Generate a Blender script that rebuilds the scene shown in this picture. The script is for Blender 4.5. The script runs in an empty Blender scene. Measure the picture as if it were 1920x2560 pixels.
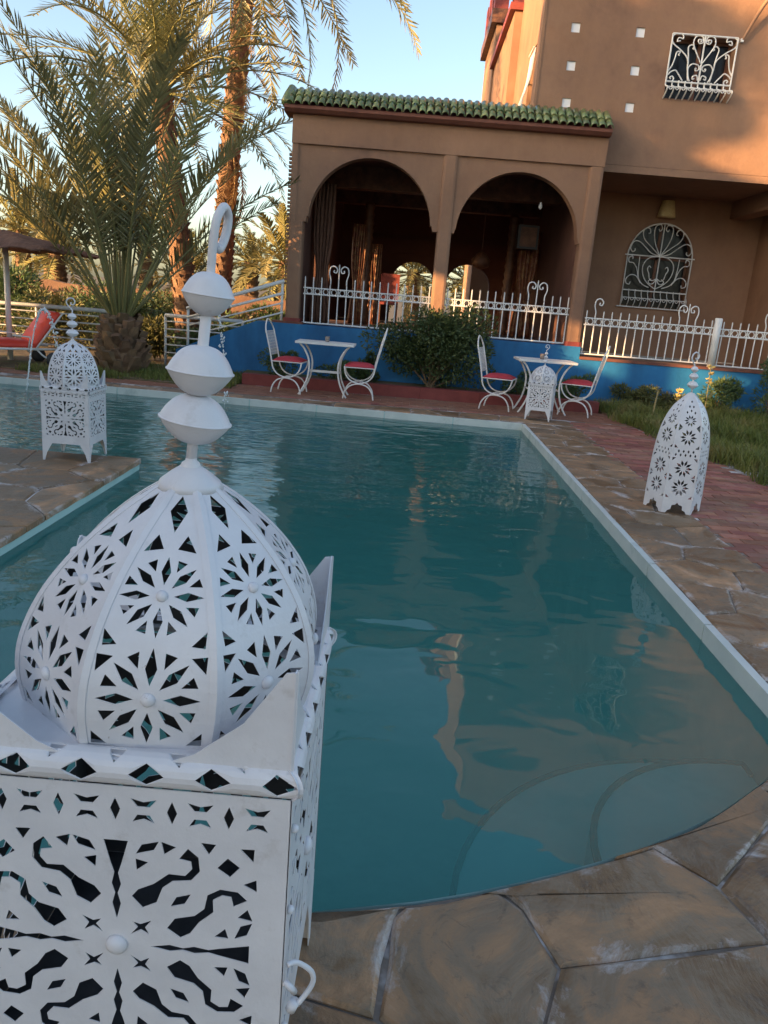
import bpy, bmesh, math, random
from mathutils import Vector, Matrix
from mathutils import noise as mnoise
from mathutils.geometry import delaunay_2d_cdt
random.seed(7)
R = math.radians
PI = math.pi
scn = bpy.context.scene
col = scn.collection

# ------------------------------------------------------------------ camera
F, TH, PITCH, YAW, EYE = 1950.0, R(4.6), R(15.26), R(0.63), 1.4
fw = Vector((-math.sin(YAW)*math.cos(PITCH), math.cos(YAW)*math.cos(PITCH), -math.sin(PITCH)))
rt = Vector((math.cos(YAW), math.sin(YAW), 0))
up = rt.cross(fw)
cr = rt*math.cos(TH)+up*math.sin(TH)
cu = -rt*math.sin(TH)+up*math.cos(TH)
cam_d = bpy.data.cameras.new('camera')
cam = bpy.data.objects.new('camera', cam_d)
col.objects.link(cam)
M = Matrix((cr, cu, -fw)).transposed().to_4x4()
M.translation = Vector((0, 0, EYE))
cam.matrix_world = M
cam_d.sensor_fit = 'VERTICAL'
cam_d.sensor_height = 36
cam_d.lens = 36*F/2560
cam_d.clip_start = 0.05
cam_d.clip_end = 2000
scn.camera = cam

# ------------------------------------------------------------------ sky and sun
SUN_EL = R(12)
SUN_DIR = Vector((-0.857, -0.515, 0)).normalized()          # towards the sun, on the ground
world = bpy.data.worlds.new('World')
scn.world = world
world.use_nodes = True
wn = world.node_tree.nodes
wl = world.node_tree.links
sky = wn.new('ShaderNodeTexSky')
sky.sky_type = 'NISHITA'
sky.sun_disc = False
sky.sun_elevation = SUN_EL
sky.sun_rotation = math.atan2(SUN_DIR.x, SUN_DIR.y)
sky.altitude = 900
sky.air_density = 1.0
sky.dust_density = 4.0
sky.ozone_density = 1.6
wl.new(sky.outputs[0], wn['Background'].inputs[0])
wn['Background'].inputs[1].default_value = 0.135
sun_d = bpy.data.lights.new('sun', 'SUN')
sun_d.energy = 4.6
sun_d.angle = R(0.6)
sun_d.color = (1.0, 0.62, 0.30)
sun = bpy.data.objects.new('sun', sun_d)
col.objects.link(sun)
to_sun = Vector((SUN_DIR.x*math.cos(SUN_EL), SUN_DIR.y*math.cos(SUN_EL), math.sin(SUN_EL)))
sun.rotation_euler = to_sun.to_track_quat('Z', 'Y').to_euler()
sun.location = to_sun*40
scn.view_settings.view_transform = 'Standard'
scn.view_settings.look = 'None'
scn.view_settings.gamma = 1
scn.view_settings.use_curve_mapping = False
scn.view_settings.exposure = 1.72
scn.view_settings.use_white_balance = True        # the phone balanced for the blue shade
scn.view_settings.white_balance_temperature = 7300
scn.view_settings.white_balance_tint = 10
scn.render.engine = 'CYCLES'
scn.cycles.max_bounces = 10
scn.cycles.transparent_max_bounces = 24
scn.cycles.use_denoising = True
scn.cycles.caustics_reflective = False
scn.cycles.caustics_refractive = False

# ------------------------------------------------------------------ helpers
class MB:
    def __init__(s): s.v, s.f = [], []
    def add(s, vs, fs):
        o = len(s.v); s.v += [tuple(v) for v in vs]; s.f += [tuple(i+o for i in f) for f in fs]; return s
    def box(s, x0, x1, y0, y1, z0, z1):
        return s.add([(x0,y0,z0),(x1,y0,z0),(x1,y1,z0),(x0,y1,z0),(x0,y0,z1),(x1,y0,z1),(x1,y1,z1),(x0,y1,z1)],
                     [(0,3,2,1),(4,5,6,7),(0,1,5,4),(1,2,6,5),(2,3,7,6),(3,0,4,7)])
    def tube(s, pts, r, n=6, cap=True):
        pts = [Vector(p) for p in pts]; N = len(pts)
        rs = r if isinstance(r, (list, tuple)) else [r]*N
        vs, fs = [], []
        ref = None
        for i, p in enumerate(pts):
            t = (pts[min(i+1,N-1)]-pts[max(i-1,0)])
            if t.length < 1e-9: t = Vector((0,0,1))
            t.normalize()
            if ref is None:
                ref = Vector((0,0,1)) if abs(t.z) < 0.9 else Vector((1,0,0))
            a = (ref - t*ref.dot(t))
            if a.length < 1e-6: a = t.orthogonal()
            a.normalize(); ref = a
            b = t.cross(a)
            for k in range(n):
                q = 2*PI*k/n
                vs.append(p+(a*math.cos(q)+b*math.sin(q))*rs[i])
        for i in range(N-1):
            for k in range(n):
                k2 = (k+1) % n
                fs.append((i*n+k, i*n+k2, (i+1)*n+k2, (i+1)*n+k))
        if cap:
            fs.append(tuple(reversed(range(n)))); fs.append(tuple(range((N-1)*n, N*n)))
        return s.add(vs, fs)
    def lathe(s, prof, n=16, cx=0, cy=0, lean=None):
        vs, fs = [], []
        for (r, z) in prof:
            for k in range(n):
                q = 2*PI*k/n
                vs.append((cx+r*math.cos(q), cy+r*math.sin(q), z))
        for i in range(len(prof)-1):
            for k in range(n):
                k2 = (k+1) % n
                fs.append((i*n+k, i*n+k2, (i+1)*n+k2, (i+1)*n+k))
        fs.append(tuple(reversed(range(n)))); fs.append(tuple(range((len(prof)-1)*n, len(prof)*n)))
        return s.add(vs, fs)
    def prism(s, poly, z0, z1):
        n = len(poly)
        return s.add([(x,y,z0) for x,y in poly]+[(x,y,z1) for x,y in poly],
                     [tuple(reversed(range(n))), tuple(range(n,2*n))]+[(i,(i+1)%n,n+(i+1)%n,n+i) for i in range(n)])
    def xf(s, f): s.v = [tuple(f(*v)) for v in s.v]; return s
    def mesh(s, name, m, smooth=False):
        me = bpy.data.meshes.new(name); me.from_pydata(s.v, [], s.f); me.update()
        me.materials.append(m)
        if smooth:
            me.polygons.foreach_set('use_smooth', [True]*len(me.polygons))
        return me
    def build(s, name, m, parent=None, smooth=False):
        return link(name, s.mesh(name, m, smooth), parent)

def link(name, me, parent=None, loc=None, rot=None, scale=None):
    o = bpy.data.objects.new(name, me); col.objects.link(o)
    if parent: o.parent = parent
    if loc is not None: o.location = loc
    if rot is not None: o.rotation_euler = rot
    if scale is not None: o.scale = scale if hasattr(scale, '__len__') else (scale,)*3
    return o

def tag(o, label=None, cat=None, group=None, kind=None):
    if label: o['label'] = label
    if cat: o['category'] = cat
    if group: o['group'] = group
    if kind: o['kind'] = kind
    return o

def thing(name, label, cat, loc=(0,0,0), rz=0, group=None):
    o = bpy.data.objects.new(name, None); col.objects.link(o)
    o.empty_display_size = 0.1
    o.location = loc; o.rotation_euler = (0,0,rz)
    return tag(o, label, cat, group)

def smoothpts(pts, sub=6):
    """Catmull-Rom through points"""
    P = [Vector(p) for p in pts]; out = []
    for i in range(len(P)-1):
        p0, p1, p2, p3 = P[max(i-1,0)], P[i], P[i+1], P[min(i+2,len(P)-1)]
        for k in range(sub):
            t = k/sub
            out.append(0.5*((2*p1)+(-p0+p2)*t+(2*p0-5*p1+4*p2-p3)*t*t+(-p0+3*p1-3*p2+p3)*t**3))
    out.append(P[-1]); return out

def spiral(cx, cz, r0, r1, a0, turns, n=18):
    out = []
    for i in range(n+1):
        t = i/n; a = a0+turns*2*PI*t; r = r0+(r1-r0)*t
        out.append((cx+r*math.cos(a), cz+r*math.sin(a)))
    return out

def inpoly(x, y, P):
    c = False; j = len(P)-1
    for i in range(len(P)):
        xi, yi = P[i]; xj, yj = P[j]
        if (yi > y) != (yj > y) and x < (xj-xi)*(y-yi)/(yj-yi)+xi: c = not c
        j = i
    return c

def cdt(outline, holes, grid=()):
    co, ed = [], []
    for L in [outline]+list(holes):
        o = len(co); co += [Vector((p[0], p[1])) for p in L]
        ed += [(o+i, o+(i+1) % len(L)) for i in range(len(L))]
    for g in grid:
        co.append(Vector(g))
    r = delaunay_2d_cdt(co, ed, [], 0, 1e-7)
    vs, fs = r[0], r[2]
    bb = [(min(p[0] for p in h), max(p[0] for p in h), min(p[1] for p in h), max(p[1] for p in h), h) for h in holes]
    keep = []
    for f in fs:
        x = sum(vs[i][0] for i in f)/len(f); y = sum(vs[i][1] for i in f)/len(f)
        if not inpoly(x, y, outline): continue
        if any(a <= x <= b and c <= y <= d and inpoly(x, y, h) for a,b,c,d,h in bb): continue
        keep.append(tuple(f))
    return [(v[0], v[1]) for v in vs], keep

def plate_mb(tri, mapf, thk):
    """thin sheet with real thickness; mapf(u,v,d)->xyz, d = depth behind the front"""
    vs, fs = tri
    used = sorted({i for f in fs for i in f}); ix = {k: i for i, k in enumerate(used)}
    n = len(used)
    V = [mapf(vs[k][0], vs[k][1], 0.0) for k in used]+[mapf(vs[k][0], vs[k][1], thk) for k in used]
    Fc = [tuple(ix[i] for i in f) for f in fs]
    out = list(Fc)+[tuple(n+i for i in reversed(f)) for f in Fc]
    edge = {}
    for f in Fc:
        for a, b in zip(f, f[1:]+f[:1]):
            edge[(a,b)] = 1
    for (a, b) in edge:
        if (b, a) not in edge: out.append((b, a, n+a, n+b))
    m = MB(); m.add(V, out); m.back = (len(Fc), 2*len(Fc)); return m
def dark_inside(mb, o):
    o.data.materials.append(m_inshade); a, b = mb.back
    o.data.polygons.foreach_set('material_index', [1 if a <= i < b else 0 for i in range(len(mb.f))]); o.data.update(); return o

# ------------------------------------------------------------------ materials
def nd(nt, t, **k):
    n = nt.nodes.new(t)
    for a, b in k.items():
        if a.startswith('i_'): n.inputs[a[2:].replace('_', ' ')].default_value = b
        else: setattr(n, a, b)
    return n

def mat(name, c1, c2=None, scale=3.0, rough=0.7, bump=0.0, bscale=None, rnd=0.0, metal=0.0, detail=6, c3=None, s3=0.6, spec=0.4,
        stretch=None, coat=0.0, t3=(0.55, 0.7), coord='pos', transl=0.0, rvar=0.0, streak=0.0, chip=0.0):
    m = bpy.data.materials.new(name); m.use_nodes = True
    nt = m.node_tree; L = nt.links
    b = nt.nodes['Principled BSDF']
    b.inputs['Roughness'].default_value = rough
    b.inputs['Metallic'].default_value = metal
    b.inputs['Specular IOR Level'].default_value = spec
    b.inputs['Coat Weight'].default_value = coat
    if coord == 'pos':
        pos = nd(nt, 'ShaderNodeNewGeometry').outputs['Position']
    else:
        pos = nd(nt, 'ShaderNodeTexCoord').outputs['Object']
    if stretch:
        mp = nd(nt, 'ShaderNodeMapping'); mp.inputs['Scale'].default_value = stretch
        L.new(pos, mp.inputs[0]); pos = mp.outputs[0]
    c = None
    if c2 is not None:
        no = nd(nt, 'ShaderNodeTexNoise', i_Scale=scale, i_Detail=detail, i_Roughness=0.62)
        L.new(pos, no.inputs['Vector'])
        rp = nd(nt, 'ShaderNodeValToRGB')
        rp.color_ramp.elements[0].position = 0.32; rp.color_ramp.elements[0].color = (*c1, 1)
        rp.color_ramp.elements[1].position = 0.68; rp.color_ramp.elements[1].color = (*c2, 1)
        L.new(no.outputs['Fac'], rp.inputs[0]); c = rp.outputs[0]
        if rvar:
            rr = nd(nt, 'ShaderNodeMapRange', i_From_Min=0.3, i_From_Max=0.7, i_To_Min=rough-rvar, i_To_Max=rough+rvar)
            L.new(no.outputs['Fac'], rr.inputs[0]); L.new(rr.outputs[0], b.inputs['Roughness'])
    if c3 is not None:
        n3 = nd(nt, 'ShaderNodeTexNoise', i_Scale=s3, i_Detail=5.0, i_Roughness=0.7)
        L.new(pos, n3.inputs['Vector'])
        r3 = nd(nt, 'ShaderNodeValToRGB')
        r3.color_ramp.elements[0].position = t3[0]; r3.color_ramp.elements[0].color = (0,0,0,1)
        r3.color_ramp.elements[1].position = t3[1]; r3.color_ramp.elements[1].color = (1,1,1,1)
        L.new(n3.outputs['Fac'], r3.inputs[0])
        mx = nd(nt, 'ShaderNodeMix', data_type='RGBA')
        L.new(r3.outputs[0], mx.inputs['Factor'])
        if c is not None: L.new(c, mx.inputs['A'])
        else: mx.inputs['A'].default_value = (*c1, 1)
        mx.inputs['B'].default_value = (*c3, 1); c = mx.outputs['Result']
    if streak:
        ms_ = nd(nt, 'ShaderNodeMapping'); ms_.inputs['Scale'].default_value = (1.5,1.5,.4); L.new(pos, ms_.inputs[0])
        n5 = nd(nt, 'ShaderNodeTexNoise', i_Scale=1.0, i_Detail=8.0, i_Roughness=.68); L.new(ms_.outputs[0], n5.inputs['Vector'])
        r5 = nd(nt, 'ShaderNodeMapRange', i_From_Min=.36, i_From_Max=.66, i_To_Min=1+streak*.45, i_To_Max=1-streak); L.new(n5.outputs['Fac'], r5.inputs[0])
        h5 = nd(nt, 'ShaderNodeHueSaturation'); L.new(r5.outputs[0], h5.inputs['Value']); L.new(c, h5.inputs['Color']); c = h5.outputs[0]
    if chip:
        n6 = nd(nt, 'ShaderNodeTexNoise', i_Scale=chip, i_Detail=7.0, i_Roughness=.75); L.new(pos, n6.inputs['Vector'])
        r6 = nd(nt, 'ShaderNodeMapRange', i_From_Min=.685, i_From_Max=.73, i_To_Max=.85); L.new(n6.outputs['Fac'], r6.inputs[0])
        x6 = nd(nt, 'ShaderNodeMix', data_type='RGBA'); L.new(r6.outputs[0], x6.inputs['Factor']); L.new(c, x6.inputs['A']); x6.inputs['B'].default_value = (.20,.12,.08,1); c = x6.outputs['Result']
    if rnd:
        oi = nd(nt, 'ShaderNodeObjectInfo')
        hs = nd(nt, 'ShaderNodeHueSaturation')
        mr = nd(nt, 'ShaderNodeMapRange', i_To_Min=1-rnd, i_To_Max=1+rnd)
        mh = nd(nt, 'ShaderNodeMapRange', i_To_Min=0.5-rnd*0.045, i_To_Max=0.5+rnd*0.045)
        ml = nd(nt, 'ShaderNodeMath', operation='FRACT'); mk = nd(nt, 'ShaderNodeMath', operation='MULTIPLY')
        mk.inputs[1].default_value = 7.31
        L.new(oi.outputs['Random'], mr.inputs[0]); L.new(oi.outputs['Random'], mk.inputs[0])
        L.new(mk.outputs[0], ml.inputs[0]); L.new(ml.outputs[0], mh.inputs[0])
        L.new(mr.outputs[0], hs.inputs['Value']); L.new(mh.outputs[0], hs.inputs['Hue'])
        if c is not None: L.new(c, hs.inputs['Color'])
        else: hs.inputs['Color'].default_value = (*c1, 1)
        c = hs.outputs[0]
    if c is not None: L.new(c, b.inputs['Base Color'])
    else: b.inputs['Base Color'].default_value = (*c1, 1)
    if bump:
        nb = nd(nt, 'ShaderNodeTexNoise', i_Scale=bscale or scale*4, i_Detail=8.0, i_Roughness=0.6)
        L.new(pos, nb.inputs['Vector'])
        bp = nd(nt, 'ShaderNodeBump', i_Strength=1.0, i_Distance=bump)
        L.new(nb.outputs['Fac'], bp.inputs['Height']); L.new(bp.outputs[0], b.inputs['Normal'])
    if transl:
        tr = nd(nt, 'ShaderNodeBsdfTranslucent'); ms = nd(nt, 'ShaderNodeMixShader'); ms.inputs[0].default_value = transl
        if c is not None: L.new(c, tr.inputs[0])
        else: tr.inputs[0].default_value = (*c1, 1)
        L.new(b.outputs[0], ms.inputs[1]); L.new(tr.outputs[0], ms.inputs[2])
        L.new(ms.outputs[0], nt.nodes['Material Output'].inputs[0])
    return m

m_plaster = mat('terracotta_plaster', (.25,.138,.088), (.34,.195,.125), 1.1, .9, .010, 9, c3=(.19,.105,.075), s3=.55, t3=(.52,.72), streak=.10)
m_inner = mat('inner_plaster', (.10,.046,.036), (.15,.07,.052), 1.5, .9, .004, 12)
m_red = mat('oxide_red_paint', (.17,.03,.027), (.24,.05,.042), 4, .6, .003, 30)
m_cornice = mat('dull_red_cornice', (.15,.055,.042), (.21,.085,.06), 5, .8, .004, 20)
m_blue = mat('blue_wall_paint', (.006,.118,.30), (.014,.168,.38), 1.6, .65, .004, 18, c3=(.03,.12,.24), s3=1.3, t3=(.58,.75), streak=.28)
m_tile = mat('green_glazed_tile', (.075,.13,.055), (.19,.225,.09), 5, .3, .002, 25, rnd=.4, c3=(.30,.29,.15), s3=7, t3=(.55,.75), coat=.3)
m_white = mat('white_lantern_paint', (.62,.62,.65), (.71,.71,.74), 9, .40, .0012, 45, c3=(.50,.48,.48), s3=14, t3=(.60,.80), coord='obj', rvar=.08, chip=16)
m_inshade = mat('lantern_inner_shade', (.035,.037,.042), (.085,.088,.095), 9, .6, coord='obj')  # shade inside the lanterns put into a dark back-face colour
m_iron = mat('white_iron_paint', (.66,.65,.64), (.78,.77,.75), 6, .45, .0008, 40, c3=(.45,.33,.25), s3=9, t3=(.68,.80))
m_cushion = mat('red_cushion', (.42,.035,.05), (.55,.06,.08), 8, .8, .002, 60)
m_vinyl = mat('red_orange_vinyl', (.66,.05,.03), (.76,.08,.045), 3, .5, .004, 10)
m_mesh = mat('grey_white_mesh', (.45,.45,.46), (.6,.6,.6), 40, .7)
m_frond = mat('palm_leaflet', (.11,.12,.048), (.285,.255,.105), 1.7, .38, 0, rnd=.30, coord='obj', transl=.22, spec=.5)
m_frond_sun = mat('sunlit_palm_leaflet', (.17,.16,.06), (.28,.235,.09), 1.7, .5, 0, rnd=.30, coord='obj', transl=.25)  # gold of the low sun put into the grove palms' leaf colour
m_dry = mat('dry_palm_leaf', (.30,.19,.09), (.42,.28,.14), 3, .8, 0, rnd=.25, coord='obj', transl=.2)
m_rachis = mat('palm_rachis', (.15,.155,.06), (.25,.225,.09), 2, .5, 0, rnd=.15, coord='obj')
m_bark = mat('palm_bark', (.12,.074,.046), (.26,.155,.09), 6, .95, .02, 14, rnd=.2)
m_leaf = mat('shrub_leaf', (.04,.075,.027), (.11,.155,.055), 9, .5, 0, transl=.2, rnd=.2)
m_leaf2 = mat('olive_shrub_leaf', (.07,.085,.03), (.16,.15,.055), 7, .55, 0, transl=.2, rnd=.3)
m_twig = mat('twig_bark', (.10,.065,.04), (.2,.14,.085), 12, .9, .004, 30)
m_grass = mat('lawn_grass', (.075,.115,.022), (.20,.21,.05), 1.2, .6, 0, transl=.25, c3=(.26,.21,.09), s3=2.4, t3=(.48,.68))
m_soil = mat('garden_soil', (.12,.075,.045), (.20,.13,.08), 3, .95, .02, 12, c3=(.08,.10,.035), s3=1.2, t3=(.45,.6))
m_ground = mat('sandy_ground', (.085,.065,.04), (.15,.11,.07), .4, .95, .02, 6)
m_mud = mat('mud_brick', (.15,.08,.055), (.21,.12,.08), 1.3, .95, .02, 7)
m_glassd = mat('dark_window_glass', (.010,.011,.014), (.022,.024,.028), 2, .16, 0, spec=.22)
m_vent = mat('white_vent_tile', (.80,.80,.82), (.86,.86,.88), 8, .5)
m_straw = mat('woven_straw', (.60,.46,.22), (.74,.60,.34), 30, .85, .004, 90, stretch=(1,1,3))
m_thatch = mat('woven_reed_canopy', (.15,.07,.048), (.26,.135,.09), 6, .95, .02, 40, stretch=(6,1,1))
m_wood = mat('carved_dark_wood', (.08,.03,.018), (.20,.085,.045), 7, .5, .01, 25)
m_fabric = mat('bronze_red_drape', (.15,.03,.018), (.24,.09,.04), 9, .45, .004, 40, c3=(.34,.19,.085), s3=12, t3=(.5,.65))
m_yellow = mat('yellow_petal', (.72,.52,.16), (.80,.64,.28), 9, .5, transl=.3)
m_stem = mat('dry_stalk', (.28,.22,.10), (.38,.30,.15), 9, .8)
m_terra = mat('terracotta_clay', (.50,.24,.13), (.58,.30,.17), 9, .8)
m_rubber = mat('dark_grey_plastic', (.03,.03,.032), (.05,.05,.052), 9, .5)
m_coping = mat('pale_pool_coping', (.50,.56,.54), (.62,.66,.63), 2.5, .55, .002, 25, c3=(.36,.43,.41), s3=3.0, t3=(.55,.75))
m_basin = mat('pool_plaster', (.34,.58,.58), (.44,.66,.65), 1.2, .6, 0, c3=(.28,.50,.49), s3=1.1, t3=(.5,.75))
m_slate = mat('dark_nosing_tile', (.07,.09,.09), (.11,.13,.13), 8, .6)
m_mortar = mat('pale_mortar', (.11,.085,.068), (.24,.195,.16), 6, .9, .006, 30, c3=(.62,.59,.58), s3=2.2, t3=(.50,.62))

def stone_mat():
    m = bpy.data.materials.new('sandstone_flag'); m.use_nodes = True
    nt = m.node_tree; L = nt.links; b = nt.nodes['Principled BSDF']
    pos = nd(nt, 'ShaderNodeNewGeometry').outputs['Position']
    oi = nd(nt, 'ShaderNodeObjectInfo')
    ad = nd(nt, 'ShaderNodeVectorMath', operation='MULTIPLY_ADD'); ad.inputs[1].default_value = (1,1,1)
    cx = nd(nt, 'ShaderNodeCombineXYZ'); mu = nd(nt, 'ShaderNodeMath', operation='MULTIPLY'); mu.inputs[1].default_value = 40
    L.new(oi.outputs['Random'], mu.inputs[0]); L.new(mu.outputs[0], cx.inputs[2])
    L.new(pos, ad.inputs[0]); L.new(cx.outputs[0], ad.inputs[2]); p2 = ad.outputs[0]
    def ns(sc, det, rg, dis, vec): 
        n = nd(nt, 'ShaderNodeTexNoise', i_Scale=sc, i_Detail=det, i_Roughness=rg, i_Distortion=dis); L.new(vec, n.inputs['Vector']); return n.outputs['Fac']
    n1 = ns(2.6, 12.0, .66, .9, p2)
    r1 = nd(nt, 'ShaderNodeValToRGB'); L.new(n1, r1.inputs[0]); e = r1.color_ramp.elements
    e[0].position = .30; e[0].color = (.050,.038,.030,1); e[1].position = .74; e[1].color = (.36,.265,.205,1)
    for p_, c_ in ((.41,(.125,.080,.048)),(.49,(.150,.112,.080)),(.56,(.215,.140,.092)),(.64,(.275,.175,.115))):
        k = e.new(p_); k.color = (*c_, 1)
    hs = nd(nt, 'ShaderNodeHueSaturation', i_Saturation=1.22); mr = nd(nt, 'ShaderNodeMapRange', i_To_Min=1.12, i_To_Max=1.75)
    L.new(oi.outputs['Random'], mr.inputs[0]); L.new(mr.outputs[0], hs.inputs['Value']); L.new(r1.outputs[0], hs.inputs['Color'])
    n2 = ns(9.0, 10.0, .75, 2.2, p2)
    r2 = nd(nt, 'ShaderNodeMapRange', i_From_Min=.55, i_From_Max=.70, i_To_Max=.65); L.new(n2, r2.inputs[0])
    x2 = nd(nt, 'ShaderNodeMix', data_type='RGBA'); L.new(r2.outputs[0], x2.inputs['Factor']); L.new(hs.outputs[0], x2.inputs['A']); x2.inputs['B'].default_value = (.055,.043,.035,1)
    # lime bloom creeping in from the joints
    at = nd(nt, 'ShaderNodeAttribute', attribute_name='edge')
    n3 = ns(3.2, 12.0, .78, .6, pos)
    sm = nd(nt, 'ShaderNodeMath', operation='MULTIPLY_ADD'); L.new(at.outputs['Fac'], sm.inputs[0]); sm.inputs[1].default_value = .13; L.new(n3, sm.inputs[2])
    r3 = nd(nt, 'ShaderNodeMapRange', i_From_Min=.625, i_From_Max=.75, i_To_Max=.75); L.new(sm.outputs[0], r3.inputs[0])
    x3 = nd(nt, 'ShaderNodeMix', data_type='RGBA'); L.new(r3.outputs[0], x3.inputs['Factor']); L.new(x2.outputs['Result'], x3.inputs['A']); x3.inputs['B'].default_value = (.56,.53,.52,1)
    L.new(x3.outputs['Result'], b.inputs['Base Color'])
    rr = nd(nt, 'ShaderNodeMapRange', i_From_Min=.35, i_From_Max=.65, i_To_Min=.42, i_To_Max=.8); L.new(n1, rr.inputs[0]); L.new(rr.outputs[0], b.inputs['Roughness'])
    n4 = ns(2.2, 10.0, .62, 1.2, p2)
    bp = nd(nt, 'ShaderNodeBump', i_Strength=1.0, i_Distance=.030); L.new(n4, bp.inputs['Height']); L.new(bp.outputs[0], b.inputs['Normal'])
    return m
m_stone = stone_mat()
m_brick = mat('red_paver', (.24,.085,.06), (.34,.14,.10), 5, .8, .003, 30, rnd=.30, c3=(.30,.19,.14), s3=1.3, t3=(.5,.68))

def water_mat():
    m = bpy.data.materials.new('pool_water'); m.use_nodes = True
    nt = m.node_tree; L = nt.links; nt.nodes.clear()
    out = nd(nt, 'ShaderNodeOutputMaterial')
    pos = nd(nt, 'ShaderNodeNewGeometry').outputs['Position']
    # ripples: strongest round the jets, fading towards the near end of the pool
    dist = nd(nt, 'ShaderNodeVectorMath', operation='DISTANCE'); dist.inputs[1].default_value = (-3.6, 9.6, -.1)
    L.new(pos, dist.inputs[0])
    mr = nd(nt, 'ShaderNodeMapRange', i_From_Min=2.2, i_From_Max=7.6, i_To_Min=1.0, i_To_Max=0.0, clamp=True)
    L.new(dist.outputs['Value'], mr.inputs[0])
    pw = nd(nt, 'ShaderNodeMath', operation='POWER'); pw.inputs[1].default_value = 1.5; L.new(mr.outputs[0], pw.inputs[0])
    def noise(scale, det, sx, sy, dis=0.0):
        mp = nd(nt, 'ShaderNodeMapping'); mp.inputs['Scale'].default_value = (sx, sy, 1); L.new(pos, mp.inputs[0])
        n = nd(nt, 'ShaderNodeTexNoise', i_Scale=scale, i_Detail=det, i_Roughness=.45, i_Distortion=dis); L.new(mp.outputs[0], n.inputs['Vector']); return n.outputs['Fac']
    def mul(a, k):
        n = nd(nt, 'ShaderNodeMath', operation='MULTIPLY'); L.new(a, n.inputs[0])
        if hasattr(k, 'is_linked'): L.new(k, n.inputs[1])
        else: n.inputs[1].default_value = k
        return n.outputs[0]
    def add(a, b):
        n = nd(nt, 'ShaderNodeMath', operation='ADD'); L.new(a, n.inputs[0]); L.new(b, n.inputs[1]); return n.outputs[0]
    swell = mul(noise(1.5, 1.0, 1.0, .8, .4), .020)
    med = mul(noise(3.4, 1.5, .85, 1.15, .4), .0065)
    chop = mul(mul(noise(6.5, 3.0, .7, 1.5, .5), .016), pw.outputs[0])
    chop2 = mul(mul(noise(3.0, 2.0, .6, 1.3, .5), .022), pw.outputs[0])
    h = add(add(swell, med), add(chop, chop2))
    bp = nd(nt, 'ShaderNodeBump', i_Strength=1.0, i_Distance=1.0); L.new(h, bp.inputs['Height'])
    fr = nd(nt, 'ShaderNodeFresnel', i_IOR=1.333); L.new(bp.outputs[0], fr.inputs['Normal'])
    gl = nd(nt, 'ShaderNodeBsdfGlossy', i_Roughness=.0); L.new(bp.outputs[0], gl.inputs['Normal'])
    tr = nd(nt, 'ShaderNodeBsdfTransparent'); tr.inputs[0].default_value = (.86,.95,.95,1)
    df = nd(nt, 'ShaderNodeBsdfDiffuse'); df.inputs[0].default_value = (.058,.31,.27,1)
    mb = nd(nt, 'ShaderNodeMixShader'); mb.inputs[0].default_value = .43
    L.new(tr.outputs[0], mb.inputs[1]); L.new(df.outputs[0], mb.inputs[2])
    ms = nd(nt, 'ShaderNodeMixShader'); L.new(fr.outputs[0], ms.inputs[0]); L.new(mb.outputs[0], ms.inputs[1]); L.new(gl.outputs[0], ms.inputs[2])
    L.new(ms.outputs[0], out.inputs['Surface'])
    va = nd(nt, 'ShaderNodeVolumeAbsorption', i_Density=.85); va.inputs[0].default_value = (.10,.66,.66,1)
    L.new(va.outputs[0], out.inputs['Volume'])
    return m
m_water = water_mat()
m_jet = bpy.data.materials.new('clear_spray'); m_jet.use_nodes = True
_b = m_jet.node_tree.nodes['Principled BSDF']
_b.inputs['Base Color'].default_value = (.9,.94,.97,1); _b.inputs['Roughness'].default_value = .08
_b.inputs['Transmission Weight'].default_value = .15; _b.inputs['IOR'].default_value = 1.33
m_tumbler = bpy.data.materials.new('clear_tumbler_glass'); m_tumbler.use_nodes = True
_b = m_tumbler.node_tree.nodes['Principled BSDF']
_b.inputs['Base Color'].default_value = (.9,.78,.7,1); _b.inputs['Roughness'].default_value = .05
_b.inputs['Transmission Weight'].default_value = .8; _b.inputs['IOR'].default_value = 1.3

# ------------------------------------------------------------------ pool, deck, ground
def near_edge(x):
    P = [(-2.08,1.47),(-1.0,1.47),(-.45,1.485),(-.137,1.522),(.195,1.606),(.47,1.715),(.754,1.855),(1.03,2.035),(1.287,2.258),(1.45,2.44),(1.573,2.66)]
    if x <= P[0][0]: return P[0][1]
    for (a, b), (c, d) in zip(P, P[1:]):
        if x <= c: return b+(d-b)*(x-a)/(c-a)
    return P[-1][1]
def far_edge(x): return 10.0+(1.573-x)*.055
PX0, PXL, PYP = 1.573, -2.08, 6.15
XW = -10.0
near_pts = [(PXL+(PX0-PXL)*i/28, near_edge(PXL+(PX0-PXL)*i/28)) for i in range(29)]
POOL = near_pts+[(PX0, far_edge(PX0)), (XW, far_edge(XW)), (XW, PYP), (PXL, PYP)]
def offs(poly, d):
    n = len(poly); out = []
    for i in range(n):
        a, b, c = Vector(poly[i-1]), Vector(poly[i]), Vector(poly[(i+1) % n])
        e1 = (b-a).normalized(); e2 = (c-b).normalized()
        n1 = Vector((e1.y, -e1.x)); n2 = Vector((e2.y, -e2.x))
        k = (n1+n2); k = k/max(.3, k.length_squared)*2*.5*2 if False else (n1+n2).normalized()/max(.5, (n1+n2).normalized().dot(n1))
        out.append(tuple(b+k*d))
    return out
hole = offs(POOL, .03)
def flat(name, outline, holes, z, m):
    vs, fs = cdt(outline, holes)
    mb = MB(); mb.add([(x, y, z) for x, y in vs], fs); return mb.build(name, m)
gr = tag(flat('ground', [(-700,-700),(700,-700),(700,900),(-700,900)], [hole], -.05, m_ground), kind='structure')
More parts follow.
